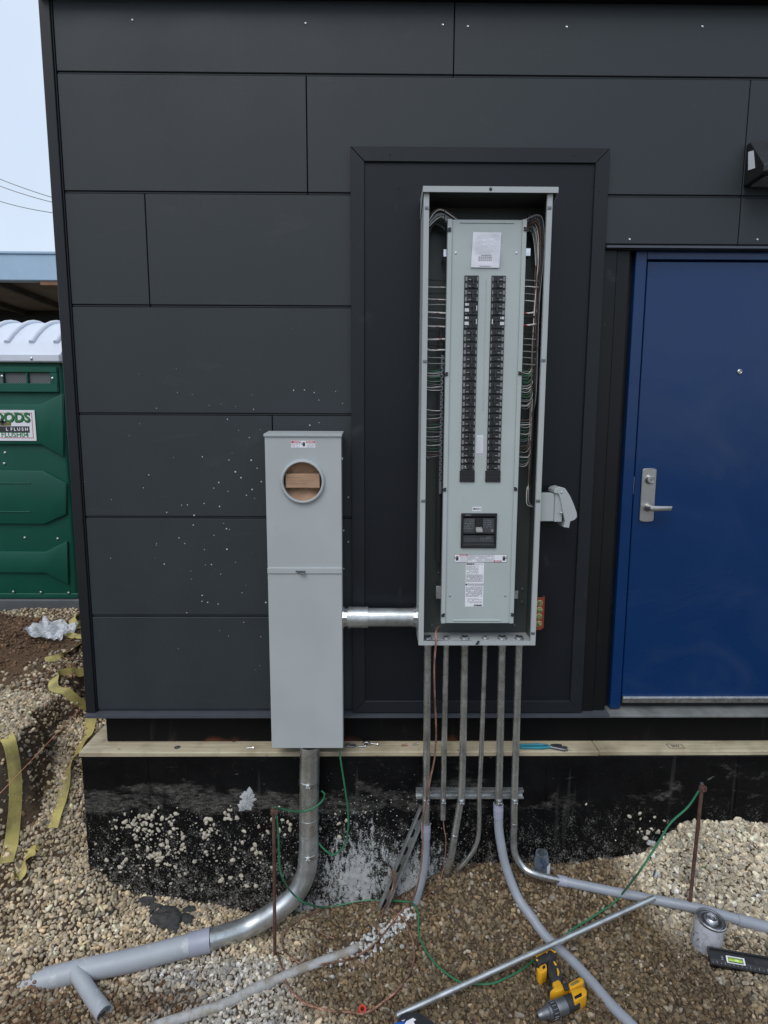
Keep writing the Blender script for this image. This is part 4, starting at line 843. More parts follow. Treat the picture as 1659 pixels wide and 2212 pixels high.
for k in range(44):
    yy = (5+k/25*300 if k < 26 else 385+(k-26)/17*355); z_ = q6(920, yy+rw_.uniform(-7, 7), -.1).z; m_ = rw_.choice(['wgreen', 'wgreen', 'wgreen', 'wgrey', 'wwhite'] if k < 20 else ['wgrey', 'wwhite', 'wbrown', 'wgrey', 'wgreen', 'wblack'])
    y_ = rw_.uniform(-.12, -.09); sg = rw_.uniform(.006, .028)
    wire([(d1-.01, y_+.01, z_), (d1+.01, y_, z_), (px1-.05, y_, z_+rw_.uniform(-.003, .002)), (px1-.034, y_+.005, z_+sg), (px1-.03+rw_.uniform(-.004, .004), -.09, z_+sg+.05)], rw_.choice([.0011, .0013, .0014]), m_, n=5, sides=5)
# bundles up the sides and over the top
ztp = q5(400, 345, -.09).z
for k in range(15):
    m_ = rw_.choice(['wwhite', 'wwhite', 'wgrey', 'wgrey', 'wbrown', 'wblack']); r = rw_.choice([.002, .0026, .0034]); a = k/14; low = q5(230, rw_.uniform(900, 1700), -.08).z; yb = -.085-.05*rw_.random()
    x_ = px0+.007+.008*rw_.random(); ti = ztp-.03*a
    wire([(x_, -.07, low), (x_, yb+.01, low+.08), (x_+.002, yb, ti-.09+.03*a), (x_+.018, yb, ti-.03), (px0+.062+.01*a, yb, ti+.002), (px0+.10+.02*rw_.random(), yb+.01, ti-.012), (px0+.15+.05*rw_.random(), -.075, ti-.05-.02*a)], r, m_)
for k in range(9):
    m_ = rw_.choice(['wwhite', 'wgrey', 'wgrey', 'wblack']); a = k/8; ti = q5(300, 450, -.08).z-.012*a; yb = -.06-.03*rw_.random()
    wire([(px0+.012+.012*a, -.055, ti-.12), (px0+.022+.012*a, yb, ti-.04), (px0+.042+.008*a, yb, ti), (px0+.07, yb, ti-.004), (px0+.095, -.07, ti-.02)], .0016, m_)
for k in range(26):
    m_ = rw_.choice(['wwhite', 'wgrey', 'wbrown', 'wbrown', 'wbrown', 'wblack', 'wblack']); r = rw_.choice([.0018, .0022, .0032]); a = rw_.random(); low = q6(960, rw_.uniform(-200, 1000), -.09).z; yb = -.09-.045*rw_.random(); x_ = px1-.010-.020*a; ti = q5(1350, 372, yb).z-.035*a
    wire([(x_-.006, -.08, low), (x_-.007, yb+.01, low+.1), (x_-.004-.008*rw_.random(), yb, (low+ti)/2+.05), (x_, yb, ti-.16), (x_-.003, yb, ti-.05), (x_-.02, yb, ti), (px1-.075, yb+.008, ti-.008), (px1-.13-.05*rw_.random(), -.075, ti-.04)], r, m_)
for k in range(8):
    m_ = rw_.choice(['wwhite', 'wgrey', 'wgrey']); a = k/7; ti = q5(1290, 495, -.08).z-.014*a; yb = -.075-.03*rw_.random()
    wire([(px1-.022-.01*a, yb, ti-.14), (px1-.03-.012*a, yb, ti-.05), (px1-.052-.006*a, yb, ti-.004), (px1-.085, -.075, ti-.012)], .0018, m_)
for k in range(4): o_ = .004*k; wire([(px1-.028-o_, -.09, q6(960, 900, -.1).z), (px1-.031-o_, -.10, q6(950, 985, -.1).z), (px1-.026-o_, -.1, q6(940, 1020+6*k, -.1).z), (px1-.006, -.095, q6(975, 1050, -.1).z)], .0013, ['wgrey', 'wbrown', 'wwhite', 'wblack'][k])
for fn, xx, yy, dx in ((q5, 397, 365, .0), (q5, 1290, 500, 0), (q5, 1410, 685, 0), (q5, 1262, 395, 0), (q5, 1360, 1735, 0)):
    p = fn(xx, yy, -.13); tb = MB()
    if yy > 600: tb.tube([Vector((p.x+.016*math.cos(a), -.115+.024*math.sin(a), p.z)) for a in np.linspace(0, 6.28, 17)], .0014, 6)
    else: tb.tube([Vector((p.x, -.115+.026*math.sin(a), p.z-.004+.02*math.cos(a))) for a in np.linspace(0, 6.28, 17)], .0014, 6)
    tb.build('cable_tie', M['wblack'], lc_, smooth=True)
# dark whip and tag lying on the bottom flange
p, q = q6(160, 2058, YP+.03), q6(540, 2052, YP+.01); wire([(p.x, p.y, pz0+.012), (p.x+.06, p.y, pz0+.008), ((p.x+q.x)/2, p.y-.01, pz0+.010), (q.x-.02, q.y, pz0+.014), (q.x, YP-.004, pz0+.006)], .0035, 'wblack', 'loose_cable')
p = q6(545, 2078, YP-.005); MB().prism([(p.x-.008, YP-.006, p.z-.008), (p.x+.002, YP-.006, p.z-.006), (p.x+.010, YP-.006, p.z+.009), (p.x+.001, YP-.006, p.z+.011)], (0, -.004, 0)).build('hanging_clip', M['rubber'], lc_, bev=.001)
# document bag taped to the dead front
p, q = q5(685, 548, YC-.006), q5(965, 912, YC-.006); bg_ = thing('document_bag', 'clear plastic bag of folded papers hung on the breaker panel cover', 'bag', ((p.x+q.x)/2, YC-.004, q.z))
MB().prism([(p.x+.002, YC-.005, p.z), (q.x+.001, YC-.005, p.z-.0005), (q.x-.004, YC-.005, q.z), (p.x-.004, YC-.005, q.z+.001)], (0, .003, 0)).build('paper', M['white'], bg_)
pr = bars(MB(), p.x+.012, q.x-.006, q.z+.05, p.z-.008, YC-.0054, 16, .25, 21); pr.build('print', mat('faint print', (.66, .66, .74), .6), bg_); MB().box((p.x+.03, YC-.0075, q.z+.006), (p.x+.075, YC-.0054, q.z+.02)).build('card', M['white'], bg_, bev=.0005)
bars(MB(), p.x+.025, p.x+.08, q.z+.024, q.z+.05, YC-.0054, 4, .5, 23).build('print_block', M['greyink'], bg_)
c0, c1, c2, c3 = q5(640, 905, YC-.008), q5(992, 905, YC-.008), q5(968, 490, YC-.008), q5(684, 490, YC-.008); nx, nz_ = 16, 20; vs = []
for j in range(nz_):
    for i in range(nx):
        a, b_ = i/(nx-1), j/(nz_-1); P_ = (c0*(1-a)+c1*a)*(1-b_)+(c3*(1-a)+c2*a)*b_; vs.append((P_.x+.002*math.sin(b_*19), YC-.009-.004*abs(math.sin(a*8+b_*5))*math.sin(math.pi*a)-.003*math.sin(b_*11+a*4), P_.z+.002*math.sin(a*13)))
MB().add(vs, [(j*nx+i, j*nx+i+1, j*nx+nx+i+1, j*nx+nx+i) for j in range(nz_-1) for i in range(nx-1)]).build('film', M['bagclear'], bg_, smooth=True)
# ------------------------------------------------------------------ receptacle box on the side of the panel
YB = -.115
a, b = U(1165, 1066, YB-.03), U(1197, 1126, YB-.03); rx0 = px1+.0005; xw = U(1197, 1095, YB-.03).x
rb = thing('weatherproof_outlet', 'grey weatherproof outlet box with hinged hood on the breaker panel side facing the door', 'outlet box', (rx0+.04, YB, b.z))
MB().box((rx0, YB-.032, b.z), (xw, YB+.032, a.z)).build('box', M['enc'], rb, bev=.002)
x2 = U(1214, 1095, YB-.03).x; MB().box((xw+.0008, YB-.036, b.z-.002), (x2, YB+.036, a.z+.004)).build('gasket_plate', M['enc'], rb, bev=.002)
pts = [(1197, 1058), (1202, 1054), (1212, 1052), (1221, 1055), (1231, 1070), (1240, 1090), (1246, 1108), (1247, 1117), (1242, 1123), (1232, 1127), (1229.5, 1141), (1217.5, 1139), (1221, 1127), (1215, 1102), (1211, 1080), (1207, 1067), (1197, 1065)]
MB().prism([U(u, v, YB-.045) for u, v in pts], (0, .088, 0)).build('hood', M['enc'], rb, bev=.002)
for u, v, r in ((1212.5, 1063.5, .004), (1212, 1108, .006)):
    p = U(u, v, YB-.045); MB().lathe([(r, 0), (r*.9, .003), (r*.3, .0045)], (p.x, YB-.0452, p.z), (0, -1, 0), 14).build('hinge_pin', M['zinc'], rb, smooth=True)
# ------------------------------------------------------------------ orange torpedo level on the panel side
p, q = U(1159, 1288, -.13), U(1174, 1360, -.13); X0 = px1+.0012; X1_ = U(1174.5, 1320, -.13).x; zt_, zb_ = p.z, q.z
tv = thing('torpedo_level', 'small orange torpedo level with four round vials stuck to the breaker panel side', 'spirit level', (X0+.02, -.13, zb_))
Wd = X1_-X0; cs = [zt_-(zt_-zb_)*k for k in (.20, .40, .60, .82)]; rv = Wd*.33; xc_ = X0+Wd*.55; br = MB(); edges = [zt_-.003]+[(cs[i]+cs[i+1])/2 for i in range(3)]+[zb_+.012]
for i, cz in enumerate(cs):
    m_ = plate_hole(X0, X1_, edges[i+1], edges[i], -.135, -.119, xc_, cz, rv, 24); br.v, br.f = br.v, br.f; br.add(m_.v, m_.f)
br.prism([(X0, -.135, zb_+.012), (X1_, -.135, zb_+.012), (X1_-.012, -.135, zb_), (X0, -.135, zb_)], (0, .016, 0)); br.box((X1_-.003, -.137, zb_+.01), (X1_, -.117, zt_)); br.box((X0, -.137, zb_), (X0+.003, -.117, zt_-.002)); br.build('body', M['orange'], tv)
for i, cz in enumerate(cs):
    MB().lathe([(rv*.98, 0), (rv*.98, .003), (rv*.72, .004), (rv*.7, .002), (.001, .002)], (xc_, -.131, cz), (0, -1, 0), 22).build('vial_rim', mat('brassy vial rim', (.45, .36, .2), .4, .5), tv, smooth=True)
    v_ = MB(); r2 = rv*.42; dx, dz = ((0, 1), (1, 0), (.7, .7), (.7, -.7))[i]; v_.cyl((xc_-dx*rv*.66, -.1365, cz-dz*rv*.66), (xc_+dx*rv*.66, -.1365, cz+dz*rv*.66), r2*.8, 10); v_.build('vial', mat('olive vial fluid', (.22, .25, .06), .25), tv, smooth=True)
# ------------------------------------------------------------------ conduit between meter and panel
yn_ = -.095; zc_ = U(800, 1334, yn_).z; zc_ = (U(800, 1311, yn_).z+U(800, 1356, yn_).z)/2; rr = .044
nc = thing('conduit_nipple', 'short galvanised conduit nipple joining the meter socket to the breaker panel', 'conduit', ((mr+px0)/2, yn_, zc_-rr))
MB().cyl((mr+.001, yn_, zc_), (px0-.001, yn_, zc_), rr*.93, 32).build('pipe', M['galvbright'], nc, smooth=True)
xq = [U(u, 1334, yn_-.04).x for u in (740, 745, 751, 790, 893, 900)]
MB().lathe([(rr*1.16, 0), (rr*1.16, .006), (rr*.99, .0065), (rr*.99, .018)], (mr+.001, yn_, zc_), (1, 0, 0), 12).build('locknut', M['zinc'], nc)
MB().cyl((xq[2], yn_, zc_), (xq[3]+.01, yn_, zc_), rr*1.06, 32).build('coupling', M['galvbright'], nc, smooth=True)
MB().lathe([(rr*1.0, 0), (rr*1.0, .012), (rr*1.16, .0125), (rr*1.16, .0185)], (px0-.0195, yn_, zc_), (1, 0, 0), 12).build('locknut', M['zinc'], nc)
# ------------------------------------------------------------------ strut channels
def channel(name, label, A, B, w, d, wall_dir, slots_=0):
    A, B = Vector(A), Vector(B); ax = (B-A).normalized(); dn = Vector(wall_dir); dn = (dn-ax*dn.dot(ax)).normalized(); sd_ = ax.cross(dn); t = .003
    prof = [(-w/2, 0), (-w/2, d), (w/2, d), (w/2, 0), (w/2-.009, 0), (w/2-.009, .007), (w/2-.006, .007), (w/2-.006, .003), (w/2-t, t), (w/2-t, d-t), (-w/2+t, d-t), (-w/2+t, t), (-w/2+.006, .003), (-w/2+.006, .007), (-w/2+.009, .007), (-w/2+.009, 0)]
    o = thing(name, label, 'strut channel', A)
    k = len(prof); vs = [P_+sd_*a+dn*b for P_ in (A, B) for a, b in prof]; fs = [(i, (i+1) % k, (i+1) % k+k, i+k) for i in range(k)]
    mb = MB(); mb.add(vs, fs); m2 = mb
    m2.build('channel', M['galvbright'], o)
    if slots_:
        L = (B-A).length; back = dn*(d-t-.0008)
        for j in range(slots_):
            c = A+ax*(L*(j+.5)/slots_)+back; sl_ = MB(); pts = [c+ax*(.014*s1)+sd_*(.007*s2) for s1, s2 in ((-1, -1), (1, -1), (1.5, -.5), (1.5, .5), (1, 1), (-1, 1), (-1.5, .5), (-1.5, -.5))]
            sl_.prism(pts, -dn*.0006); sl_.build('slot', M['blacksteel'], o)
    return o
ys = YF-.003; p, q = U(899, 1716, YF-.025), U(1131, 1716, YF-.025)
st = channel('strut_channel', 'horizontal galvanised strut channel carrying the conduits on the foundation', (p.x, ys-.026, p.z), (q.x, ys-.026, p.z), .042, .026, (0, 1, 0)); zstrut = p.z
p = U(917, 1752, YF-.04); q = G(823, 1946, .01); q.y = min(q.y, YF-.05)
channel('strut_channel', 'slotted strut channel leaning diagonally against the foundation wall', Vector((p.x, YF-.026, p.z)), Vector((q.x, q.y-.02, q.z-.02)), .042, .022, (0, 1, .15), 6)
# ------------------------------------------------------------------ conduits under the panel
def air(lst): return [U(u, v, y) for u, v, y in lst]
def strap_(par, x, y, z, r, m_='zinc'):
    s_ = MB(); k = 18; s_.lathe([(r+.0005, -.010), (r+.002, -.010), (r+.002, .010), (r+.0005, .010)], (x, y, z), (0, 0, 1), 20); s_.box((x-.004, y-r-.012, z-.009), (x-.0015, y-r-.001, z+.009)); s_.box((x+.0015, y-r-.012, z-.009), (x+.004, y-r-.001, z+.009)); s_.cyl((x-.009, y-r-.007, z), (x+.010, y-r-.007, z), .0028, 8); s_.build('strap', M[m_], par, smooth=True)
names = ['first', 'second', 'third', 'fourth', 'fifth', 'sixth']
top = [U(u, 1405, YCON) for u in COND]
def cond(label, u0, r, body, parts, m_='galv'):
    p = U(u0, 1405, YCON); e = body[-1]; t_ = thing('conduit', label, 'conduit', (e.x, e.y, e.z), 'conduits below the breaker panel')
    pts = [Vector((p.x, YCON, pz0-.001))]+body; MB().tube(pts if len(body) < 3 else cat(pts, 8), r, 18, hollow=.85).build('pipe', M[m_], t_, smooth=True)
    MB().lathe([(r*1.12, 0), (r*1.12, -.02), (r*1.25, -.0205), (r*1.25, -.026)][::-1], (p.x, YCON, pz0-.0005), (0, 0, 1), 18).build('connector', M['zinc'], t_, smooth=True)
    for f in parts: f(t_)
    return t_
def coupl(A, B, r, m_): return lambda t_: MB().tube([A, A.lerp(B, .35), A.lerp(B, .4), A.lerp(B, .45), A.lerp(B, .46), B], [r, r, r*1.05, r*1.05, r, r], 20, hollow=.88).build('coupling', M[m_], t_, smooth=True)
def pipe(nm, pts, r, m_, n=8): return lambda t_: MB().tube(cat(pts, n), r, 20, hollow=.86).build(nm, M[m_], t_, smooth=True)
def stz(u, r, v=1715): p_ = U(u, v, YCON); return lambda t_: strap_(t_, p_.x, YCON, zstrut-.008, r)
yc = YCON
e1 = U(920, 1781, yc)
cond('galvanised conduit with grey coupling, outermost of the row toward the meter socket', COND[0], RAD[0], [U(920.7, 1715, yc), e1], [stz(920.7, RAD[0]), coupl(U(920.3, 1779, yc), U(919.8, 1810, yc), .0215, 'pvcjoint'), pipe('grey_sweep', [U(920, 1806, yc), U(919, 1850, yc-.002), U(913, 1893, yc-.01), U(905, 1925, yc-.02), G(894, 1955, .0)-Vector((0, 0, .03))], .0185, 'pvc')])
e2 = U(956.7, 1769.5, yc)
cond('short galvanised conduit cut off open with copper wire hanging out', COND[1], RAD[1], [U(957.6, 1715, yc), e2], [stz(957.6, RAD[1])])
cond('galvanised conduit curving down into the wall near the painted patch', COND[2], RAD[2], air([(1002.5, 1480, yc), (999.5, 1640, yc), (996.6, 1715, yc), (990.6, 1755, yc), (982, 1805, yc-.004), (974.5, 1850, yc-.006), (966.5, 1876, yc+.01), (968, 1890, yc+.05), (972, 1893, YF+.02)]), [stz(996.6, RAD[2]), lambda t_: MB().tube([U(982.6, 1802, yc-.004), U(981.8, 1806, yc-.004)], RAD[2]+.0015, 18).build('coupling_ring', M['zinc'], t_, smooth=True)])
cond('thin galvanised conduit curving sideways behind its neighbour', COND[3], RAD[3], air([(1045, 1480, yc), (1039, 1640, yc), (1035.6, 1715, yc+.006), (1034.7, 1790, yc+.006), (1028, 1826, yc+.006), (1011.6, 1853, yc+.008), (990, 1877, yc+.02), (978, 1884, YF+.015)]), [])
gp = [(1116.6, 1934.5), (1143.6, 1975), (1180.6, 2024.5), (1234.6, 2075), (1278, 2121.7), (1321, 2172), (1361, 2212), (1420, 2275)]
P5 = [U(1076.5, 1755, yc), U(1077.5, 1790, yc-.002), U(1082, 1822, yc-.01), U(1092, 1870, yc-.03)]+[G(u, v, .013) for u, v in gp]
cond('galvanised conduit turning into a long grey plastic sweep that runs out under the loose tube', COND[4], RAD[4], [U(1077.8, 1715, yc), U(1076.5, 1738, yc)], [stz(1077.8, RAD[4]), coupl(U(1076.5, 1736, yc), U(1076.4, 1765, yc), .0225, 'pvcjoint'), pipe('grey_sweep', P5, .0205, 'pvc')])
R6 = [U(1494, 1956, 0)]; g6 = [G(u, v, .022) for u, v in ((1205, 1901), (1300, 1921), (1400, 1941), (1494, 1959), (1596, 1987), (1665, 2005), (1760, 2030))]
el = air([(1111.5, 1715, yc), (1110.6, 1780, yc), (1109, 1815, yc), (1113, 1846, yc-.006), (1129, 1872, yc-.02), (1158, 1889, yc-.045)])+[g6[0].lerp(g6[1], .1)]
cond('galvanised conduit with a bright elbow joined to grey pipe running past the rusty rod', COND[5], RAD[5], el, [stz(1111.8, RAD[5]), coupl(g6[0].lerp(g6[1], -.02), g6[0].lerp(g6[1], .22), .0235, 'pvcjoint'), pipe('grey_pipe', g6[:5], .0205, 'pvc', 4), pipe('bell_end', [g6[4]-(g6[5]-g6[4])*.04, g6[5], g6[6]], .0235, 'pvc', 4), lambda t_: MB().tube([U(1110.6, 1777, yc), U(1110.6, 1781, yc)], RAD[5]+.0015, 18).build('coupling_ring', M['zinc'], t_, smooth=True)])
# ------------------------------------------------------------------ large service conduit below the meter
yr = -.112; rb_ = .0445
base = thing('service_conduit', 'thick galvanised service conduit with a big elbow below the meter socket', 'conduit', G(452, 2031, .0))
rp = [U(669.5, 1618, yr), U(668.3, 1700, yr), U(667.2, 1780, yr)]
MB().tube([Vector((rp[0].x, yr, mbot-.001))]+rp[1:]+[U(667, 1802, yr)], rb_, 32, hollow=.93).build('riser', M['galv'], base, smooth=True)
pe = [U(667, 1798, yr), U(666.6, 1835, yr), U(660.5, 1886, yr-.008), U(637.5, 1932, yr-.03), U(596, 1968, yr-.055)]+[G(532, 2004, rb_*1.05), G(448, 2032, rb_*1.05)]
MB().tube(cat(pe, 8), rb_*1.005, 32, hollow=.93).build('elbow', M['galvbright'], base, smooth=True)
pq = [G(u, v, rb_) for u, v in ((452, 2031), (410, 2041), (285, 2074), (175, 2097), (128, 2106))]
MB().tube([pq[0]-(pq[1]-pq[0])*.06, pq[0].lerp(pq[1], .25), pq[0].lerp(pq[1], .3), pq[1]], [rb_*1.12, rb_*1.12, rb_*1.09, rb_*1.09], 32, hollow=.9).build('coupling', M['pvcjoint'], base, smooth=True)
MB().tube(cat([pq[0].lerp(pq[1], .5), pq[2], pq[3], pq[3]+(pq[3]-pq[2])*.9-Vector((0, 0, .01)), pq[3]+(pq[3]-pq[2])*1.7-Vector((0, 0, .03))], 6), rb_, 28).build('grey_pipe', M['pvclight'], base, smooth=True)
for v in (1688, 1842):
    p = U(667.5, v, yr); strap_(base, p.x, yr, p.z, rb_)
MB().cyl((U(667.6, 1769, yr).x, yr, U(667.6, 1773, yr).z), (U(667.6, 1769, yr).x, yr, U(667.6, 1765, yr).z), rb_+.0015, 32).build('coupling_ring', M['galv'], base, smooth=True)
d_ = ray(161, 2099); bA = G(163, 2098, .055)
bp = thing('branch_pipe', 'short open grey pipe branching from the thick conduit over brown soil', 'pipe', G(224, 2190))
MB().tube([bA, G(197, 2150, .035), G(226, 2190, .028)], [.0295, .0305, .0325], 28, hollow=.9).build('pipe', M['pvclight'], bp, smooth=True)
hp = thing('buried_pipe', 'half buried dusty white sprayed pipe lying in pale gravel', 'pipe', G(474, 2173))
MB().tube(cat([G(800, 2030, -.03), G(763, 2052, .004), G(672, 2086, .012), G(562, 2131, .013), G(475, 2173, .013), G(345, 2214, .013), G(200, 2270, .013)], 6), [.019]*24+[.0195]*13, 20).build('pipe', M['pvcspray'], hp, smooth=True)
q = G(572, 2128, .015); q2 = G(590, 2120, .015); MB().tube([q, q2], .0215, 20).build('coupling', M['pvcspray'], hp, smooth=True)
# ------------------------------------------------------------------ loose tube, rods
cr = G(1190, 2041, .055); tA = Vector(cr); eA = G(857, 2194, .012); dr = (cr-eA); L1 = dr.length; uv = U(1413, 1939, 0); 
k1 = (ray(1413, 1939)); best = min((abs((CAM+k1*t-eA).cross(dr.normalized()).length), t) for t in np.arange(1.5, 4, .004)); eA = G(857, 2194, .03); e2_ = G(1413, 1939, .057)
tb = thing('loose_tube', 'loose bright galvanised tube lying across the grey sweep pipe', 'tube', eA)
MB().tube([eA, eA.lerp(e2_, .5), e2_], .0113, 20, hollow=.86).build('tube', M['galvbright'], tb, smooth=True)
def rod(label, ub, vb, ut, vt):
    b0 = G(ub, vb); tp = U(ut, vt, b0.y); r_ = thing('ground_rod', label, 'ground rod', b0)
    MB().tube([b0-(tp-b0)*.12, tp], .0075, 14).build('rod', M['rust'], r_, smooth=True)
    c = tp-(tp-b0).normalized()*.02; cl = MB(); cl.lathe([(.008, -.011), (.0125, -.010), (.0125, .010), (.008, .011)], c, tp-b0, 14); cl.cyl(c+Vector((-.004, -.022, .002)), c+Vector((-.004, 0, .002)), .005, 6); cl.box(tuple(c+Vector((.008, -.007, -.009))), tuple(c+Vector((.018, .007, .009)))); cl.build('clamp', M['rust'], r_, smooth=True)
    MB().cyl(tuple(tp+Vector((-.002, 0, -.002))), tuple(tp+Vector((-.002, 0, .006))), .006, 8).build('clamp_bolt', M['zinc'], r_)
    return tp, b0
tl_, bl_ = rod('rusty ground rod with clamp standing in front of the thick elbow', 594, 2067, 591, 1744)
tr_, br_ = rod('rusty ground rod with clamp standing by the grey pipe and paint can', 1488.5, 1967, 1517, 1694)
# ------------------------------------------------------------------ wires on the ground
def cable(name, label, cat_, pts, r, m_, group=None, strands=0):
    def lie(P_):
        for q in P_:
            if q.y < YF-.03: q.z = max(q.z, h1(q.x, q.y)+.013+r*.5)
        return P_
    P_ = lie(cat(pts, 8)); z0 = min(P_, key=lambda q: q.z); o = thing(name, label, cat_, z0, group)
    if not strands: MB().tube(P_, r, 8).build('wire', M[m_], o, smooth=True)
    else:
        fine_ = lie(cat(pts, 26)); mb = MB()
        for s in range(strands):
            q = []
            for i, p in enumerate(fine_):
                t_ = (fine_[min(i+1, len(fine_)-1)]-fine_[max(i-1, 0)]).normalized(); a_ = Vector((0, 0, 1)).cross(t_) if abs(t_.z) < .9 else Vector((1, 0, 0)); a_.normalize(); b_ = t_.cross(a_); an = i*.75+s*2*math.pi/strands; q.append(p+(a_*math.cos(an)+b_*math.sin(an))*r*.5)
            mb.tube(q, r*.55, 5)
        mb.build('strands', M[m_], o, smooth=True)
    return o
y = -.12
cable('green_wire', 'green wire hanging in a loop from the meter socket bottom to the thick conduit', 'wire', [U(733, 1619, -.10), U(737, 1650, -.11), U(744, 1695, -.11), U(751, 1745, -.11), U(752, 1790, -.11), U(744, 1825, -.11), U(722, 1846, -.115), U(704, 1838, -.115), U(689, 1822, -.10), U(680, 1812, -.08)], .0042, 'green')
cable('green_wire', 'short green wire tied from a rod clamp round the thick conduit', 'wire', [tl_+Vector((.006, 0, 0)), U(607, 1747, -.26), U(630, 1752, -.22), U(655, 1753, -.17), U(678, 1745, -.165), U(696, 1730, -.135), U(701, 1716, -.10), U(694, 1708, -.09)], .0042, 'green')
cable('green_wire', 'long green wire snaking over the gravel between the two rusty rods', 'wire',
      [tr_+Vector((-.012, 0, -.03)), U(1486, 1743, br_.y), U(1450, 1776, br_.y-.02), U(1429, 1808, br_.y-.035), U(1407, 1844, br_.y-.05), U(1378, 1887, br_.y-.06)]+[G(1346, 1928, .055), G(1321, 1955, .02), G(1283, 1985, .006), G(1230, 2018, .006), G(1170, 2070, .005), G(1120, 2105, .005), G(1070, 2127, .006), G(1030, 2131, .006), G(995, 2126, .006), G(952, 2099, .006), G(921, 2062, .006), G(905, 2025, .006), G(904, 1985, .006), G(899, 1965, .01), G(889, 1950, .02), G(868, 1947, .03), G(830, 1945, .02), G(780, 1946, .012), G(735, 1955, .012), G(700, 1960, .02), U(660, 1951, -.20), U(632, 1930, -.21), U(612, 1900, bl_.y+.02), U(604, 1870, bl_.y+.012), U(601, 1800, bl_.y+.012), tl_+Vector((.010, .004, -.03))], .0042, 'green')
cable('copper_wire', 'bare copper wire dropping from the breaker panel bottom and sweeping over the gravel', 'wire',
      [U(953, 1352, -.10), U(944, 1358, -.135), U(942, 1372, -.19), U(941, 1395, -.198), U(938, 1440, -.19), U(939, 1500, -.18), U(942, 1580, -.17), U(939, 1635, -.17), U(930, 1680, -.17), U(921, 1730, -.17), U(914, 1780, -.17), U(913, 1830, -.175), U(908, 1880, -.18), U(897, 1930, -.19)]+[G(880, 1962, .012), G(860, 1982, .006), G(840, 2008, .006), G(812, 2040, .006), G(780, 2066, .006), G(740, 2080, .007), G(690, 2087, .012), G(655, 2083, .02), G(625, 2065, .02), G(610, 2040, .02), G(618, 2010, .02), G(650, 1988, .012), G(700, 1968, .006)], .0042, 'copper', strands=3)
cable('copper_wire', 'stranded copper wire forming a wide loop on the gravel past the red cap', 'wire',
      [G(767, 1953, .012), G(800, 1951, .01), G(840, 1965, .006), G(872, 1990, .006), G(886, 2020, .006), G(895, 2055, .006), G(893, 2085, .006), G(880, 2115, .006), G(855, 2148, .006), G(825, 2172, .006), G(790, 2188, .02), G(760, 2193, .008), G(700, 2187, .006), G(660, 2172, .006), G(625, 2140, .006), G(611, 2105, .006), G(604, 2080, .008), G(600, 2060, .01)], .0045, 'copper', strands=3)
cable('copper_wire', 'thin copper wire running out of the cut conduit into a tangled coil', 'wire',
      [U(957, 1765, yc), U(959, 1790, -.125), U(963, 1815, -.13), U(960, 1860, -.14), U(953, 1895, -.15), U(945, 1915, -.16), G(925, 1930, .03), G(905, 1942, .015), G(880, 1951, .015), G(862, 1946, .02), G(850, 1930, .03), U(847, 1900, -.14), U(847, 1882, -.13), U(852, 1884, -.14), U(853, 1910, -.15), G(858, 1935, .02), G(876, 1948, .012), G(896, 1950, .012), G(915, 1938, .012), G(935, 1922, .02)], .0028, 'copper', strands=2)
cable('copper_wire', 'short bent piece of copper wire poking up beside the diagonal channel', 'wire', [G(824, 1988, .004), G(832, 1965, .006), U(842, 1938, -.17), U(850, 1905, -.15), U(848, 1880, -.14)], .003, 'copper', strands=2)
cable('copper_wire', 'curl of copper wire half sunk in gravel by the thick elbow', 'wire', [G(640, 2008, .004), G(680, 2014, .006), G(705, 2028, .004), G(722, 2036, -.002)], .0028, 'copper')
# ------------------------------------------------------------------ small things on the sill
def onsill(u, v, up=0): return Z(u, v, ZT+up)
p = onsill(1122, 1612, .008); q = onsill(1190, 1611, .008)
pl = thing('pliers', 'pliers with teal dipped grips lying on the timber sill behind the conduits', 'pliers', (p.x+.08, p.y, ZT))
ya = p.y
MB().tube([(p.x+.004, ya+.010, ZT+.008), (q.x-.06, ya+.013, ZT+.008), (q.x-.01, ya+.006, ZT+.008)], [.006, .007, .006], 10).build('grip', M['teal'], pl, smooth=True)
MB().tube([(p.x, ya-.012, ZT+.008), (q.x-.05, ya-.014, ZT+.008), (q.x, ya-.006, ZT+.008)], [.006, .0075, .0065], 10).build('grip', M['teal'], pl, smooth=True)
j = MB(); j.prism([(q.x, ya-.014, ZT+.003), (q.x+.02, ya-.016, ZT+.003), (q.x+.05, ya-.004, ZT+.003), (q.x+.052, ya+.010, ZT+.003), (q.x+.03, ya+.014, ZT+.003), (q.x, ya+.010, ZT+.003)], (0, 0, .010)); j.cyl((q.x+.012, ya, ZT+.0131), (q.x+.012, ya, ZT+.0145), .006, 12); j.build('jaws', M['rubber'], pl, bev=.002)
r0 = onsill(1212, 1620, .006); wr = thing('adjustable_wrench', 'dark adjustable wrench with open jaw at the edge of the timber sill', 'wrench', (r0.x, r0.y, ZT))
w = MB(); bx_, by_ = r0.x, max(r0.y, YF+.002); w.prism([(bx_-.05, by_+.014, ZT+.0022), (bx_-.005, by_-.006, ZT+.0022), (bx_+.012, by_-.012, ZT+.0022), (bx_+.034, by_-.006, ZT+.0022), (bx_+.03, by_+.002, ZT+.0022), (bx_+.016, by_+.0, ZT+.0022), (bx_+.012, by_+.008, ZT+.0022), (bx_-.004, by_+.012, ZT+.0022), (bx_-.048, by_+.026, ZT+.0022)], (0, 0, .011)); w.build('handle_and_fixed_jaw', M['toolgrey'], wr, bev=.002)
MB().prism([(bx_+.014, by_+.012, ZT+.002), (bx_+.035, by_+.010, ZT+.002), (bx_+.036, by_+.019, ZT+.002), (bx_+.014, by_+.024, ZT+.002)], (0, 0, .010)).build('sliding_jaw', M['rubber'], wr, bev=.002)
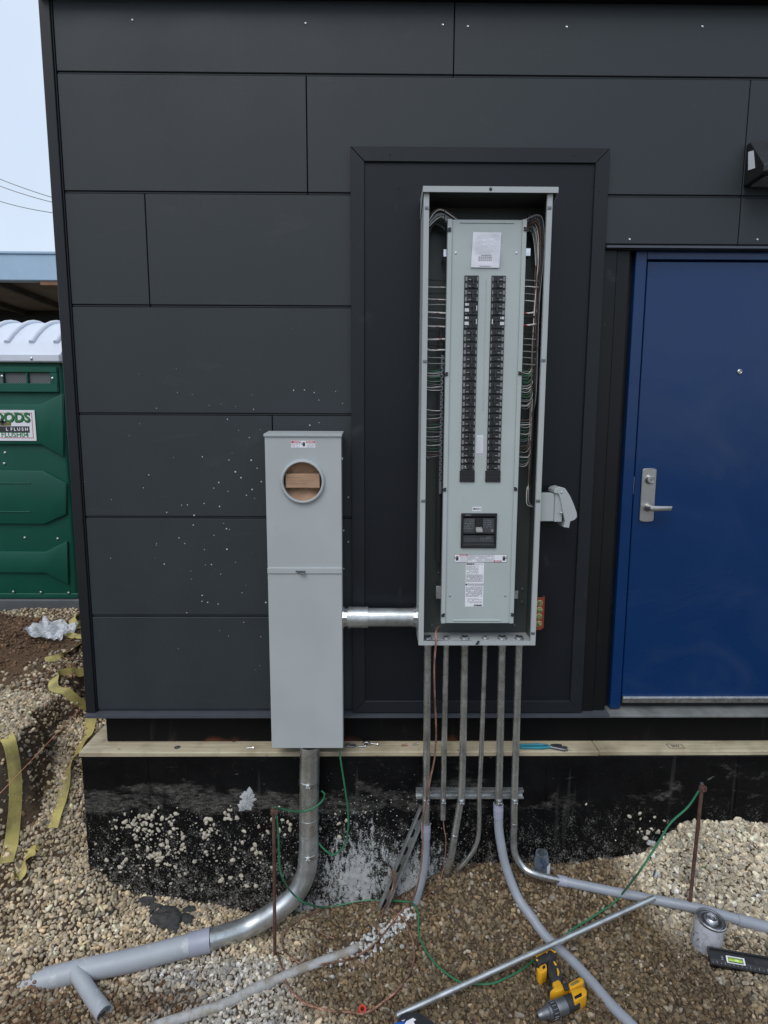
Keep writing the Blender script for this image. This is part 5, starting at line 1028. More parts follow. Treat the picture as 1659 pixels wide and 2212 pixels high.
w = MB(); w.cyl((bx_-.064, by_+.024, ZT+.0025), (bx_-.064, by_+.024, ZT+.012), .011, 16); w.build('handle_end', M['toolgrey'], wr)
for k, (u, v, an, L, lab) in enumerate(((539, 1616, .1, .028, 'small zinc bolt lying alone on the sill beside the meter socket'), (781, 1613, .3, .03, 'zinc bolt on the sill beside the spare strap'), (808, 1607, -.5, .034, 'zinc screw on the sill behind the spare strap'), (872, 1610, .2, .022, 'brass fitting on the sill next to the conduits'), (896, 1608, .5, .02, 'small wing screw on the sill next to the conduits'))):
    p = onsill(u, v, .005); b_ = thing('loose_bolt', lab, 'bolt', (p.x, p.y, ZT)); dx, dy = math.cos(an), math.sin(an)*.6; z_ = ZT+.0058
    MB().cyl((p.x-dx*L*.5, p.y-dy*L*.5, z_), (p.x+dx*L*.5, p.y+dy*L*.5, z_), .0035, 10).build('shank', M['copper' if k == 3 else 'zinc'], b_, smooth=True)
    MB().cyl((p.x+dx*L*.5, p.y+dy*L*.5, z_), (p.x+dx*(L*.5+.005), p.y+dy*(L*.5+.005), z_), .006, 6).build('head', M['copper' if k == 3 else 'zinc'], b_)
p = onsill(791, 1613); sp_ = thing('pipe_strap', 'bright spare pipe strap standing on the timber sill', 'pipe strap', (p.x, p.y, ZT))
s_ = MB(); s_.prism([(p.x-.016, p.y, ZT+.001), (p.x-.016, p.y, ZT+.014), (p.x-.008, p.y, ZT+.022), (p.x+.010, p.y, ZT+.023), (p.x+.017, p.y, ZT+.014), (p.x+.017, p.y, ZT+.001), (p.x+.013, p.y, ZT+.001), (p.x+.012, p.y, ZT+.012), (p.x+.006, p.y, ZT+.018), (p.x-.006, p.y, ZT+.018), (p.x-.012, p.y, ZT+.012), (p.x-.012, p.y, ZT+.001)], (0, .018, 0)); s_.build('band', M['zinc'], sp_, bev=.0006)
p = onsill(757, 1613); cp = thing('steel_clip', 'flat grey steel clip on the sill against the meter socket', 'clip', (p.x, p.y, ZT))
MB().prism([(p.x-.026, p.y-.008, ZT+.001), (p.x+.012, p.y-.012, ZT+.001), (p.x+.028, p.y-.006, ZT+.001), (p.x+.026, p.y+.012, ZT+.001), (p.x-.01, p.y+.01, ZT+.001)], (0, 0, .006)).build('plate', M['toolgrey'], cp, bev=.0015); MB().lathe([(.008, 0), (.008, .006), (.004, .007)], (p.x-.012, p.y, ZT+.0072), (0, 0, 1), 12).build('boss', M['zinc'], cp, smooth=True)
# mill stamp on the sill
p = onsill(1459, 1612); fw_s = text('lettering', 'SIW', .022, (p.x, p.y, ZT+.0006), M['ink'], fw, nrm='z', bold=.0003); f = MB()
for dx, dy, w_, h_ in ((-.035, 0, .0015, .018), (.035, 0, .0015, .018), (0, .018, .036, .0012), (0, -.018, .036, .0012)): f.box((p.x+dx-w_, p.y+dy-h_, ZT+.0003), (p.x+dx+w_, p.y+dy+h_, ZT+.0007))
f.build('stamp_frame', M['ink'], fw)
# ------------------------------------------------------------------ jar of blue wire nuts
p = G(1167, 1884); p.y = min(p.y, YF-.05); p.z = h1(p.x, p.y); Hj = .118
jr = thing('plastic_jar', 'open clear plastic jar of blue wire connectors by the elbow', 'jar', p); J = lambda a: tuple(p+Vector(a))
pr = [(.034, .003), (.036, .006), (.036, .070), (.033, .080), (.027, .088), (.0265, .091), (.029, .093), (.029, .096), (.0265, .098), (.029, .100), (.029, .103), (.0265, .105), (.0275, .112), (.025, .112), (.024, .094), (.03, .080), (.033, .070), (.033, .008)]
jm = MB(); n_ = 24; vs = []
for i, (r, h_) in enumerate(pr):
    for k in range(n_):
        a_ = 2*math.pi*k/n_+.3; hexf = 1/max(abs(math.cos(((a_) % (math.pi/3))-math.pi/6)), .1)*.93 if (h_ < .082) else 1; vs.append(J((r*hexf*math.cos(a_), r*hexf*math.sin(a_), h_)))
jm.add(vs, [(i*n_+k, i*n_+(k+1) % n_, (i+1)*n_+(k+1) % n_, (i+1)*n_+k) for i in range(len(pr)-1) for k in range(n_)]+[tuple(range(n_))[::-1]]); jm.build('jar_body', M['jar'], jr, smooth=True)
blu = mat('blue connector plastic', (.035, .06, .11), .5, var=.4, vs=60); me0 = MB().lathe([(.006, 0), (.0075, .004), (.0045, .018), (.002, .019)], (0, 0, 0), (0, 0, 1), 8).build('connector', blu, jr, smooth=True)
for k in range(46):
    o = me0 if k == 0 else me0.copy()
    if k: C.objects.link(o)
    a_ = random.uniform(0, 6.28); r = .023*random.random()**.5; o.location = (r*math.cos(a_), r*math.sin(a_), .012+.042*(k/45)); o.rotation_euler = (random.uniform(-1.5, 1.5), random.uniform(-1.5, 1.5), random.uniform(0, 6))
MB().prism([J((.017, -.034, .014)), J((.037, -.012, .014)), J((.037, -.012, .066)), J((.017, -.034, .066))], (.0006, -.0006, 0)).build('label', M['white'], jr)
# ------------------------------------------------------------------ paint can
p = G(1524, 2038); can = thing('cement_can', 'dented white and silver cement can standing beside the rusty rod', 'can', p); Hc = .122; rc = .0555
tilt = Matrix.Rotation(math.radians(5), 3, 'Y') @ Matrix.Rotation(math.radians(4), 3, 'X')
def T_(v): return tuple(p+tilt @ Vector(v))
ax = tilt @ Vector((0, 0, 1))
lb_ = N('worn white can label'); f = lb_.noise(30, 5, .7); f2 = lb_.noise(9, 4, .6); bb = lb_.mix(lb_.ramp(f2, .5, .56), (.50, .51, .56), (.36, .37, .40)); bb = lb_.mix(lb_.ramp(f, .62, .66), bb, (.15, .14, .12)); lb_.set(Base_Color=bb, Roughness=.5)
MB().lathe([(rc*.98, -.01), (rc, -.006), (rc, Hc-.012), (rc*.99, Hc-.010)], p, ax, 40).build('label_sleeve', lb_.m, can, smooth=True)
tin = mat('dull tin', (.55, .56, .58), .35, 1, var=.2, vs=40, dirt=(.6, .6, .6), da=.6, db=.7, ds=60)
MB().lathe([(rc*.985, Hc-.010), (rc*1.02, Hc-.006), (rc*1.02, Hc), (rc*.97, Hc+.0015), (rc*.95, Hc-.003), (rc*.82, Hc-.004), (rc*.80, Hc-.001), (rc*.72, Hc-.001), (rc*.70, Hc-.004)], p, ax, 40).build('rim', tin, can, smooth=True)
MB().lathe([(rc*.69, Hc-.004), (rc*.5, Hc-.0045), (rc*.42, Hc+.006), (rc*.36, Hc+.009), (rc*.30, Hc+.008), (rc*.27, Hc+.005), (rc*.12, Hc+.005), (rc*.05, Hc+.007)], p, ax, 32).build('screw_lid', tin, can, smooth=True)
# ------------------------------------------------------------------ black box level
A_ = G(1531, 2066, .032); B_ = G(1659, 2084, .032); dirx = (B_-A_); dirx.z *= .6; dirx.normalize(); up_ = Vector((0, -.45, .9)); up_ = (up_-dirx*up_.dot(dirx)).normalized(); sdv = up_.cross(dirx); Lv = .61; Wv = .062; Tv = .026
lev = thing('box_level', 'black aluminium box level with a green vial lying on the gravel by the can', 'spirit level', A_)
def Lp(a, b, c): return A_+dirx*a+sdv*b+up_*c
def lbox(mb, a0, a1, b0, b1, c0, c1):
    vs = [Lp(a, b, c) for c in (c0, c1) for a, b in ((a0, b0), (a1, b0), (a1, b1), (a0, b1))]; return mb.add(vs, [(0, 3, 2, 1), (4, 5, 6, 7), (0, 1, 5, 4), (1, 2, 6, 5), (2, 3, 7, 6), (3, 0, 4, 7)])
lm = mat('black anodised aluminium', (.012, .013, .015), .35, .3, dirt=(.05, .05, .05), da=.6, db=.8, ds=30)
mb = MB(); lbox(mb, 0, Lv, Wv/2-.006, Wv/2, -Tv/2, Tv/2); lbox(mb, 0, Lv, -Wv/2, -Wv/2+.006, -Tv/2, Tv/2); lbox(mb, .001, .07, -Wv/2+.0055, Wv/2-.0055, -.004, .004); lbox(mb, .121, Lv-.03, -Wv/2+.0055, Wv/2-.0055, -.004, .004); lbox(mb, 0, .004, -Wv/2+.006, Wv/2-.006, -Tv/2, Tv/2); lbox(mb, .07, .121, Wv/2-.018, Wv/2-.0055, -.004, .004); lbox(mb, .07, .121, -Wv/2+.0055, -Wv/2+.026, -.004, .004); mb.build('frame', lm, lev)
mb = MB(); lbox(mb, .004, Lv-.01, -Wv/2+.006, -Wv/2+.024, .0042, .0075); mb.build('ruler_strip', M['rubber'], lev)
vm = MB(); lbox(vm, .062, .128, .008, .011, -.008, .010); lbox(vm, .062, .128, -.014, -.011, -.008, .010); lbox(vm, .062, .068, -.0109, .0079, -.008, .010); lbox(vm, .122, .128, -.0109, .0079, -.008, .010); vm.build('vial_housing', M['white'], lev, bev=.001)
MB().tube([Lp(.07, -.0015, 0), Lp(.12, -.0015, 0)], .008, 14).build('vial', M['vial'], lev, smooth=True); MB().tube([Lp(.092, -.0015, .004), Lp(.106, -.0015, .004)], .0052, 10).build('bubble', mat('pale bubble', (.6, .85, .25), .2), lev, smooth=True)
for k in range(40):
    mb = MB(); a_ = .01+k*.0148; lbox(mb, a_, a_+.0022, -Wv/2+.008, -Wv/2+(.018 if k % 2 else .013), .0076, .0080); mb.build('tick', MBk['print'], lev)
mb = MB(); lbox(mb, .165, .36, -.002, .016, -.0046, .0046); mb.build('hand_slot', M['blacksteel'], lev)
mb = MB()
for k in range(4): lbox(mb, .044+.003*(k % 2), .052, -.006+k*.004, -.0035+k*.004, .0041, .0045)
mb.build('brand_mark', MBk['print'], lev)
# ------------------------------------------------------------------ cordless drill lying on its side
ZD = float(hgt(2.05, -.62)); zc0 = ZD+.034
pc = Z(1128+83, 2024+140, zc0); 
def D(x, y, dz=0.0): q_ = Z(1128+.1*x, 2024+.1*y, zc0); return Vector((q_.x, q_.y, zc0+dz))
dr_ = thing('cordless_drill', 'yellow and black cordless drill without battery lying on brown gravel', 'drill', (pc.x, pc.y, ZD))
a0, a1 = D(330, 1710), D(1290, 1330); ax = (a1-a0).normalized(); La = (a1-a0).length; side_ = Vector((0, 0, 1)).cross(ax)
def at(t_): return a0+ax*(La*t_)
MB().lathe([(.009, 0), (.0125, .004), (.0165, .016), (.0175, .022), (.0185, .028), (.0205, .035), (.0215, .042)], at(0), ax, 24).build('chuck', M['toolgrey'], dr_, smooth=True)
MB().lathe([(.006, -.001), (.006, .006)], at(0)-ax*.0005, ax, 12).build('chuck_bore', M['black'], dr_)
MB().lathe([(.022, .0425), (.0255, .045), (.0262, .054), (.0255, .055)], at(0), ax, 28).build('chuck_ring', M['toolgrey'], dr_, smooth=True)
MB().lathe([(.0258, .0555), (.0270, .058), (.0275, .078), (.0270, .080)], at(0), ax, 28).build('clutch_collar', M['rubber'], dr_, smooth=True)
for k in range(14):
    an = k*2*math.pi/14; r_ = side_*math.cos(an)+Vector((0, 0, 1))*math.sin(an); c = at(0)+r_*.0272; MB().tube([c+ax*.058, c+ax*.076], .0022, 6).build('collar_grip', M['toolgrey'], dr_)
MB().lathe([(.0272, .0805), (.0285, .084), (.0290, .118), (.0285, .122)], at(0), ax, 28).build('gear_housing', M['toolgrey'], dr_, smooth=True)
MB().lathe([(.0280, .1225), (.0285, .126), (.0280, .160), (.0265, .172), (.020, .178), (.01, .180)], at(0), ax, 24).build('motor_housing', M['rubber'], dr_, smooth=True)
def slab(nm, pts, m_, z0, z1, bev=.004): 
    MB().prism([D(x_, y_, z0) for x_, y_ in pts], (0, 0, z1-z0)).build(nm, m_, dr_, bev=bev, smooth=True, seg=2)
slab('trigger_guard', [(590, 1290), (700, 1170), (640, 1090), (770, 1020), (820, 1060), (860, 1130), (960, 1080), (1010, 1200), (760, 1290)], M['yellow'], -.020, .022)
slab('trigger', [(560, 1180), (620, 1110), (680, 1165), (610, 1260)], M['rubber'], -.010, .012, .003)
slab('handle', [(640, 1075), (560, 830), (540, 600), (700, 520), (760, 640), (850, 830), (880, 940), (830, 1000), (860, 1075), (760, 1095)], M['rubber'], -.018, .020, .006)
slab('handle_accent', [(740, 780), (770, 775), (800, 860), (790, 930), (765, 945)], M['yellow'], .0195, .0222, .0008)
slab('handle_accent', [(665, 630), (690, 620), (745, 690), (730, 720), (695, 700)], M['yellow'], .0195, .0222, .0008)
slab('battery_foot', [(285, 600), (300, 560), (580, 410), (640, 425), (700, 490), (740, 560), (560, 640), (420, 700), (330, 760)], M['rubber'], -.028, .030, .006)
slab('foot_trim', [(285, 600), (300, 555), (570, 405), (640, 415), (700, 470), (690, 480), (630, 432), (580, 420), (310, 570)], M['yellow'], .022, .0325, .001)
slab('foot_bracket', [(300, 770), (350, 790), (380, 740), (500, 685), (525, 730), (535, 830), (420, 915), (340, 885)], M['yellow'], -.028, .026, .004)
slab('foot_window', [(430, 770), (480, 725), (500, 790), (445, 830)], M['black'], .0245, .0272, .0008)
for x_, y_ in ((315, 650), (517, 472), (705, 470)):
    q_ = D(x_, y_, .0305); MB().lathe([(.0045, 0), (.0045, .002), (.0018, .0025), (.0016, .001)], q_, (0, 0, 1), 12).build('screw_boss', M['yellow'], dr_, smooth=True)
slab('motor_cover', [(985, 1135), (1225, 1000), (1290, 1010), (1330, 1060), (1320, 1120), (1030, 1275)], M['yellow'], -.022, .0285, .005)
slab('motor_cover', [(1035, 1285), (1290, 1215), (1350, 1235), (1390, 1320), (1385, 1400), (1130, 1560), (1100, 1500)], M['yellow'], -.022, .0300, .005)
slab('motor_vent', [(1115, 1440), (1270, 1350), (1285, 1430), (1135, 1500)], M['black'], .0295, .0308, .0004)
slab('rating_plate', [(1020, 1160), (1190, 1065), (1240, 1110), (1060, 1210)], mat('olive rating plate', (.22, .18, .05), .5), .0280, .0292, .0004)
slab('speed_switch', [(860, 1160), (960, 1120), (1010, 1270), (910, 1300)], M['rubber'], .024, .0305, .001)
# ------------------------------------------------------------------ other small things on the gravel
p = G(781, 2187, .0); rc_ = thing('red_cap', 'small open red plastic cap beside the copper loop', 'cap', p)
MB().lathe([(.011, 0), (.0135, .012), (.0155, .028), (.0155, .032), (.008, .032), (.007, .008)], p-Vector((0, 0, .004)), (.12, -.3, 1), 18).build('cap', M['redplastic'], rc_, smooth=True)
p = G(1046, 2075); q = G(1626-0, 1900)
p = G(1061.8+.36*1040, 1891.3+.36*418, .004); rg = thing('plastic_ring', 'tiny pale ring lying on brown gravel between the can and the drill', 'ring', p)
MB().tube([p+Vector((.010*math.cos(a_), .010*math.sin(a_), .002)) for a_ in np.linspace(0, 6.283, 21)], .0016, 6).build('ring', M['white'], rg, smooth=True)
p = G(1061.8+.36*984, 1559.5+.36*922, .01); cpn = thing('loose_coupling', 'short zinc tube coupling lying at the foot of the pale gravel mound', 'coupling', p)
MB().tube([p+Vector((-.010, -.012, -.002)), p+Vector((.010, .012, .012))], .0115, 18, hollow=.85).build('sleeve', M['zinc'], cpn, smooth=True)
p = G(1061.8+.36*1285, 1559.5+.36*872, .004); gs = thing('wire_offcut', 'short green wire offcut on the pale gravel mound beside the rod', 'wire', p)
MB().tube([p+Vector((-.022, -.004, 0)), p+Vector((0, .003, .004)), p+Vector((.022, 0, 0))], .004, 8).build('wire', M['green'], gs, smooth=True)
# black box with printed label at the lower edge
p0, p1 = G(856, 2204, .03), G(935, 2215, .03); zb0 = h1(p0.x, p0.y); bx = thing('battery_pack', 'black tool battery pack with a blue and white label under the loose tube', 'battery', (p0.x+.06, p0.y-.05, zb0))
o_ = [Z(u, v, zb0+.055) for u, v in ((853, 2214), (866, 2190), (880, 2184.5), (905, 2186), (935, 2205), (946, 2222), (930, 2262), (850, 2250))]
MB().prism([(q.x, q.y, zb0+.002) for q in o_], (0, 0, .053)).build('case', M['rubber'], bx, bev=.005, smooth=True, seg=2)
def onb(u, v): q_ = Z(u, v, zb0+.0556); return (q_.x, q_.y, zb0+.0556)
blue = mat('blue label', (.02, .10, .42), .4)
for m_, pts in ((blue, ((853, 2209), (868, 2208), (876, 2203), (872, 2214), (852, 2216))), (M['white'], ((878, 2206), (892, 2199), (899, 2203), (893, 2207), (897, 2214), (872, 2215))), (M['white'], ((867, 2205), (873, 2203), (876, 2202.5), (870, 2206)))):
    MB().prism([onb(u, v) for u, v in pts], (0, 0, .0006)).build('label', m_, bx)
# clay lumps
cv_, cf_ = ico(3)
for (u, v, w_, lab) in ((360, 1985, .066, 'large lump of dark wet clay in the gravel at the foundation foot'), (408, 1968, .036, 'upright flake of dark clay against the foundation foot'), (316, 1950, .04, 'smaller lump of dark clay up the gravel slope'), (398, 1990, .04, 'round lump of dark clay next to the large lump'), (376, 2008, .032, 'low crumb of dark clay in front of the large lump'), (335, 1962, .034, 'flat piece of dark clay above the large lump')):
    p = G(u, v, .004); d = np.ones(len(cv_))
    for _ in range(9):
        a = RNG.normal(size=3); a /= np.linalg.norm(a); d = np.minimum(d, np.where(cv_@a > 0, RNG.uniform(.5, .9)/np.maximum(cv_@a, .01), 9))
    q_ = cv_*(d+RNG.normal(0, .045, len(cv_)))[:, None]*np.array([w_*1.15, w_*.9, w_*.7]); o = thing('clay_lump', lab, 'clay', p)
    mb = MB(); mb.add([tuple(p+Vector(a_)) for a_ in q_], [tuple(int(i) for i in f_) for f_ in cf_]); mb.build('lump', M['clay'], o)
# ------------------------------------------------------------------ yellow straps, string, bag
def strap(label, pts, w_=.05, m_='strap'):
    P_ = [a for a, b in pts]; s_ = [b for a, b in pts]; n_ = 7; F_ = cat(P_, n_)
    if 'bank' not in label:
        for q in F_: q.z = max(q.z, h1(q.x, q.y)+.017)
    Sd = cat(s_, n_); z0 = min(F_, key=lambda q: q.z); o = thing('webbing_strap', label, 'strap', z0, 'yellow straps along the trench')
    MB().ribbon(F_, Sd, w_, .003).build('webbing', M[m_], o, smooth=True)
def g(u, v, up, sx=1, sy=0, sz=0): return (G(u, v, up), Vector((sx, sy, sz)))
def gb(u, v, off, sx=1, sy=0, sz=0): return (GB(u, v, off), Vector((sx, sy, sz)))
def at_(u, v, x, sx=1, sy=0, sz=0): return (X(u, v, x), Vector((sx, sy, sz)))
strap('long yellow strap hanging down the dark earth bank', [gb(-30, 1560, .02, .3, 1), gb(2, 1582, .02, .5, 1, .1), gb(19, 1600, .03, .4, 1, .2), gb(30, 1650, .035, .5, 1), gb(34, 1707, .03, .6, 1), gb(31, 1764, .03, .7, 1), gb(24, 1821, .025, .8, .7), gb(13, 1864, .02, .9, .2)], .058)
strap('yellow strap trailing from under the building corner down the gravel', [g(204, 1535, .012, 1, .3), g(196, 1562, .012, 1, .3), g(186, 1592, .014, .8, .4, .3), g(168, 1619, .016, .6, .3, .6), g(150, 1653, .02, .4, .4, .9), g(140, 1699, .02, .8, .3, .5), g(126, 1750, .012, 1, .2, .2), g(114, 1798, .008, 1, 0)], .055)
strap('short folded end of yellow strap lying on tan gravel', [g(88, 1832, .02, .4, -1, .2), g(76, 1826, .035, .4, -1, .1), g(62, 1845, .025, .9, .3, .1), g(50, 1868, .012, .5, .2, .8), g(42, 1890, .012, .9, .2), g(24, 1901, .012, .3, 1)], .06)
strap('yellow strap looping out round the building corner over pale stones', [g(196, 1446, .02, .1, 1, .7), g(165, 1454, .02, .1, 1, .7), g(130, 1456, .02, .2, 1, .6), g(116, 1474, .012, 1, 0, .2), g(120, 1491, .010, 1, .6, .1), g(154, 1511, .010, .6, 1, .1), g(196, 1530, .012, .3, 1)], .05)
strap('muddy yellow strap half buried on the gravel past the corner', [g(100, 1428, .008, .2, 1, .2), g(120, 1424, .012, .2, 1, .3), g(140, 1415, .02, .4, 1, .4), g(160, 1400, .02, .6, 1, .5), g(190, 1380, .02, .4, 1, .4)], .05)
strap('curled yellow strap lying behind the plastic sheet', [g(190, 1380, .012, .3, 1), g(160, 1376, .012, .3, 1, .3), g(143, 1364, .016, 1, .3, .4), g(156, 1356, .014, .2, 1, .2), g(190, 1353, .012, .1, 1, .1)], .05)
strap('far curl of yellow strap near the portable toilet', [g(190, 1350, .012, .2, 1), g(165, 1350, .03, .5, 1, .5), g(156, 1338, .04, 1, .4, .7), g(166, 1329, .03, .5, 1, .5), g(190, 1326, .012, .1, 1)], .05)
a_, b_ = X(178, 1526, -.16), X(-25, 1740, -.16); a_ = Vector((-.10, .55, U(178, 1526, .55).z)); a_ = U(178, 1526, .45); b_ = U(-25, 1740, -.3)
sl_ = thing('string_line', 'thin orange string line stretched over the trench', 'string', b_); MB().cyl(a_, b_, .0014, 6).build('string', M['string'], sl_, smooth=True)
p = G(112, 1376, .0); pb_ = thing('plastic_sheet', 'crumpled milky plastic sheet lying on the earth heap', 'plastic sheet', p)
nx = ny = 22; vs = []; rr_ = np.random.default_rng(5); ph = rr_.uniform(0, 6.28, 8)
for j in range(ny):
    for i in range(nx):
        a_, b_ = i/(nx-1)*2-1, j/(ny-1)*2-1; x_ = p.x+a_*.12+.012*math.sin(b_*5); y_ = p.y+b_*.14+.012*math.sin(a_*6+1)
        vs.append((x_, y_, h1(x_, y_)+.012+.018*abs(math.sin(a_*4+b_*3+ph[0]))+.02*abs(math.sin(b_*6-a_*3+ph[1]))+.012*rr_.random()))
MB().add(vs, [(j*nx+i, j*nx+i+1, j*nx+nx+i+1, j*nx+nx+i) for j in range(ny-1) for i in range(nx-1)]).build('film', M['bagwhite'], pb_)
# ------------------------------------------------------------------ portable toilets
YT = 2.3
def q3(x, y, d=YT): return U(.3*x, 663.6+.3*y, d)
xr_ = q3(545, 1900).x; Wt = 1.16; xl_ = xr_-Wt; zg = float(hgt(-1.7, YT)); zbase = q3(300, 2150).z; zeave = q3(200, 395).z
def toilet(label, sign):
    t = thing('portable_toilet', label, 'portable toilet', (xl_+Wt/2, YT+.55, zbase-.05), 'portable toilets behind the building')
    sk = MB(); sk.box((xl_-.03, YT-.04, zbase-.04), (xr_+.05, YT+1.16, q3(300, 2098).z)); sk.build('skid', M['skid'], t, bev=.01)
    z0 = q3(300, 2096).z; MB().box((xl_, YT, z0), (xr_, YT+1.12, zeave+.03)).build('cabin', M['toilet'], t, bev=.03, smooth=True, seg=3)
    MB().box((xl_-.01, YT-.012, z0+.002), (xr_+.012, YT+1.13, z0+.045)).build('base_rim', M['toilet'], t, bev=.006)
    # raised chevron panels
    def chev(top, bot, e):
        L_ = xl_+.06
        pts = [(L_, YT-.0, q3(0, top[0]).z), (q3(top[1][0], top[1][1]).x, YT, q3(*top[1]).z), (q3(*top[2]).x, YT, q3(*top[2]).z), (q3(*bot[2]).x, YT, q3(*bot[2]).z), (q3(*bot[1]).x, YT, q3(*bot[1]).z), (L_, YT, q3(0, bot[0]).z)]
        MB().prism(pts, (0, -e, 0)).build('pressed_panel', M['toilet'], t, bev=.012, smooth=True, seg=2)
    chev((692, (300, 700), (462, 622)), (990, (310, 990), (470, 1082)), .028); chev((1165, (320, 1175), (488, 1265)), (1555, (330, 1560), (488, 1492)), .028); chev((1750, (340, 1755), (495, 1678)), (1905, (340, 1910), (503, 1996)), .028)
    for yy in (1265, 1470): p, q = q3(-150, yy), q3(235, yy); MB().cyl((p.x, YT-.028, p.z), (q.x, YT-.028, p.z), .006, 8).build('pressed_rib', M['toilet'], t, smooth=True)
    # vent frame with mesh grilles
    v0, v1, z1, z2 = xl_+.1, q3(425, 500).x, q3(0, 430).z, q3(0, 612).z
    vf = MB(); vf.box((v0, YT-.03, z1-.045), (v1, YT-.001, z1)); vf.box((v0, YT-.034, z2), (v1, YT-.001, z2+.07)); 
    cells = [(q3(x0, 500).x, q3(x1, 500).x) for x0, x1 in ((-480, -320), (-310, -150), (-135, 30), (40, 200), (215, 372))]; xs = [v0]+[c for ab in cells for c in ab]+[v1]
    for k in range(0, len(xs), 2): vf.box((xs[k], YT-.028, z2+.0702), (xs[k+1], YT-.001, z1-.0452))
    vf.build('vent_frame', M['toilet'], t, bev=.004)
    gm = N('grey vent mesh'); w1 = gm.n('TexChecker'); w1.inputs['Scale'].default_value = 110; gm.l(gm.P(), w1.inputs['Vector']); gm.set(Base_Color=gm.mix(w1.outputs['Fac'], (.05, .055, .06), (.16, .17, .18)), Roughness=.6)
    for a, b in cells: MB().box((a+.001, YT-.008, z2+.071), (b-.001, YT-.001, z1-.046)).build('vent_grille', gm.m, t)
    # roof
    rz = zeave; ro = MB(); ro.box((xl_-.04, YT-.05, rz-.005), (xr_+.015, YT+1.16, rz+.06)); rf = ro.build('roof_rim', M['toiletroof'], t, bev=.01)
    n_ = 14; prof = [(YT-.03+1.16*k/n_, rz+.055+.34*math.sin(math.pi*k/n_)**.8) for k in range(n_+1)]
    MB().prism([(xl_-.02, y_, z_) for y_, z_ in prof], (Wt+.03, 0, 0)).build('roof_dome', M['toiletroof'], t, smooth=True)
    k = 0
    for xx in np.arange(xr_-.06, xl_, -.2):
        MB().tube([(xx, y_-.004, z_+.004) for y_, z_ in prof[1:-1]], .022, 10).build('roof_rib', M['toiletroof'], t, smooth=True); k += 1
    rv_ = None
    for (x_, y_) in ((237, 372), (0, 366), (22, 1048), (16, 1127), (165, 1664), (403, 1671), (88, 2052), (287, 2056), (487, 2060), (378, 512), (15, 497)):
        p = q3(x_, y_, YT-.03); yy = YT-.052 if y_ < 400 else (YT-.030 if y_ < 600 else (YT-.0015 if y_ < 2000 else YT-.0135))
        o = MB().lathe([(.012, 0), (.010, .005), (.003, .008)], (0, 0, 0), (0, -1, 0), 10).build('rivet', M['zinc'], t, smooth=True) if rv_ is None else rv_.copy()
        if rv_ is None: rv_ = o
        else: C.objects.link(o)
        o.location = Vector((p.x, yy, p.z))-WL[t]
    if sign:
        ys_ = YT-.031; p, q = q3(-330, 730, ys_), q3(265, 962, ys_)
        sg = MB().box((p.x, ys_-.003, q.z), (q.x, ys_, p.z-.01)).build('sign_board', M['white'], t)
        fr = MB(); e = .004; i_ = .022
        for a in ((p.x+i_, q.z+i_, q.x-i_, q.z+i_+e), (p.x+i_, p.z-.01-i_-e, q.x-i_, p.z-.01-i_), (q.x-i_-e, q.z+i_+e, q.x-i_, p.z-.01-i_-e), (p.x+i_, q.z+i_+e, p.x+i_+e, p.z-.01-i_-e)): fr.box((a[0], ys_-.0042, a[1]), (a[2], ys_-.0032, a[3]))
        fr.build('sign_border', M['redink'], sg)
        gr = mat('sign green', (.02, .20, .05), .5)
        c = q3(216, 796, ys_); text('lettering_shadow', 'OODS', .105, (c.x+.006, ys_-.0036, c.z-.006), M['ink'], sg, 'RIGHT', bold=.004, sx=1.0); text('lettering', 'OODS', .105, (c.x, ys_-.0044, c.z), gr, sg, 'RIGHT', bold=.003, sx=1.0)
        c = q3(-20, 880, ys_); c2 = q3(218, 880, ys_); MB().box((p.x+.05, ys_-.0042, c.z-.026), (c2.x-.004, ys_-.0032, c.z+.026)).build('sign_bar', M['ink'], sg, bev=.002)
        c = q3(205, 880, ys_); text('lettering', 'L  F L U S H', .036, (c.x, ys_-.0052, c.z), M['white'], sg, 'RIGHT', bold=.001)
        c = q3(208, 920, ys_); text('lettering', 'FLUSH04', .058, (c.x, ys_-.0044, c.z), gr, sg, 'RIGHT', bold=.0007)
        c = q3(22, 838, ys_); s = .032; cw = [(-2, -.55), (2, -.55), (2.1, -.2), (2.3, .9), (1.3, .1), (.8, 1.0), (.3, .2), (0, 1.2), (-.3, .2), (-.8, 1.0), (-1.3, .1), (-2.3, .9), (-2.1, -.2)]
        MB().prism([(c.x+a*s, ys_-.0032, c.z+b*s) for a, b in cw], (0, -.001, 0)).build('crown_emblem', mat('olive gold', (.16, .14, .03), .5), sg)
        cm = MB(); cz = c.z+.012
        for a, b in ((.9, .28), (.28, .9)): cm.box((c.x-.016*a*2, ys_-.005, cz-.016*b*2), (c.x+.016*a*2, ys_-.0043, cz+.016*b*2))
        cm.build('cross_emblem', M['ink'], sg)
    return t
t1 = toilet('green portable toilet with white ribbed roof and a printed sign beside the building', True)
t2 = toilet('second portable toilet with white roof just showing behind the signed one', False)
t2.location = Vector((t2.location.x-1.15, t2.location.y+2.0, t2.location.z+.12))
t2['label'] = 'white roofed portable toilet just showing over the roof of the green signed one'
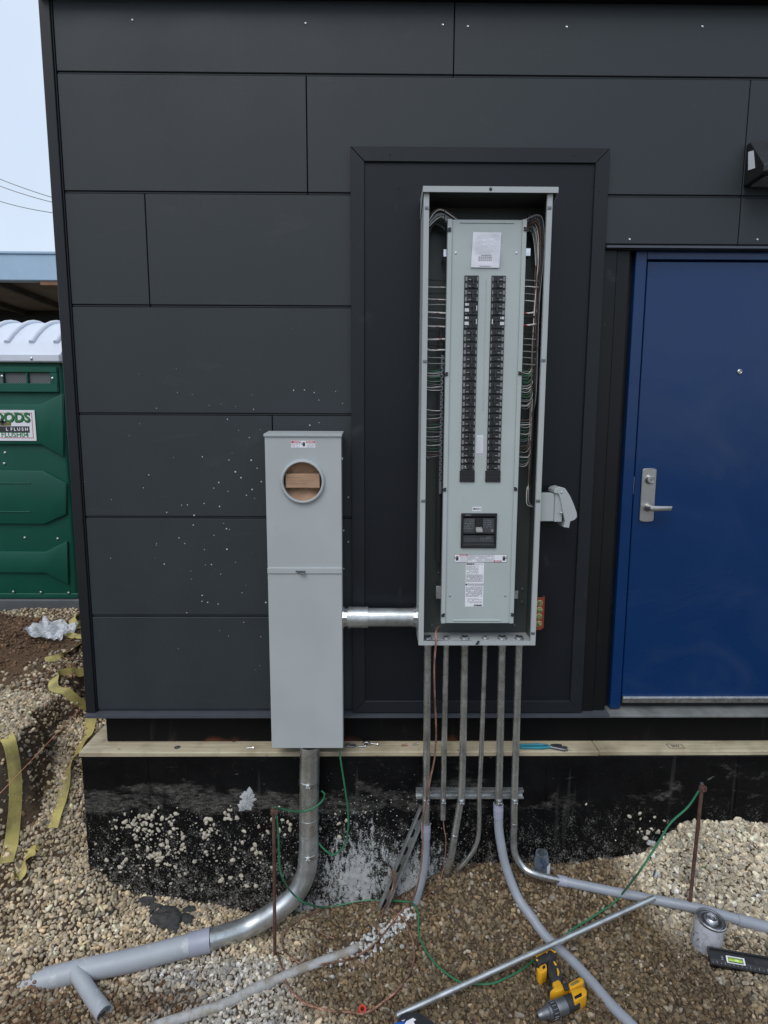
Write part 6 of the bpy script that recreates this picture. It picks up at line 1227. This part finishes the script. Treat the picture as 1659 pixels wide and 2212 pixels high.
# ------------------------------------------------------------------ canopy building far behind
YQ = 6.6; a, b = U(0, 548, YQ), U(130, 606, YQ); xe_ = U(400, 600, YQ).x
cn = thing('canopy_building', 'open sided canopy with pale blue fascia standing behind the portable toilet', 'canopy', (a.x, YQ+2, .7))
MB().box((a.x-4, YQ, b.z), (xe_, YQ+.15, a.z)).build('fascia', M['bluefascia'], cn, bev=.01)
MB().box((a.x-4, YQ-.02, a.z), (xe_, YQ+3.6, a.z+.03)).build('roof_edge', M['bluefascia'], cn)
yb2 = YQ+2.6; MB().box((a.x-4, YQ+.15, b.z+.05), (xe_, yb2, b.z+.10)).build('soffit', mat('brown soffit', (.13, .10, .075), .6, var=.4, vs=1.2), cn)
for k in range(8): MB().box((a.x-4+k*.95, YQ+.16, b.z-.04), (a.x-3.93+k*.95, yb2, b.z+.049)).build('joist', M['soffit'], cn)
MB().box((a.x-4, yb2-.15, b.z-.25), (xe_, yb2, b.z+.049)).build('rear_beam', M['black'], cn)
MB().box((U(85, 610, YQ).x, YQ+.02, b.z-.06), (xe_, YQ+.12, b.z-.001)).build('timber_batten', mat('raw batten', (.22, .12, .07), .8), cn)
for xx in (a.x-3.6, a.x-1.9): MB().box((xx, YQ+2.3, .6), (xx+.15, YQ+2.45, b.z-.251)).build('post', M['soffit'], cn)
MB().box((xe_-.3, YQ+2.2, .6), (xe_-.15, YQ+2.35, b.z-.251)).build('post', M['soffit'], cn)
# ------------------------------------------------------------------ power lines, hung between points far outside the picture
for k, (va, vm_, vb, lab) in enumerate(((387, 409, 428, 'highest thin power line crossing the pale sky'), (402, 422, 438, 'middle thin power line crossing the pale sky'), (435, 450, 460, 'lowest thin power line crossing the pale sky'))):
    y_ = 17+k*.4; P_ = [U(0, va, y_), U(59, vm_, y_), U(118, vb, y_)]
    d0_, d1_ = P_[1]-P_[0], P_[2]-P_[1]; dd = d1_-d0_; ext = []
    for j in range(-9, 11): ext.append(P_[0]+d0_*j+dd*(j*(j-1)/2))
    o = thing('power_line', lab, 'power line', min(ext, key=lambda q: q.z), 'power lines in the sky'); MB().tube(cat(ext, 3), .012, 6).build('cable', M['wgrey'], o, smooth=True)
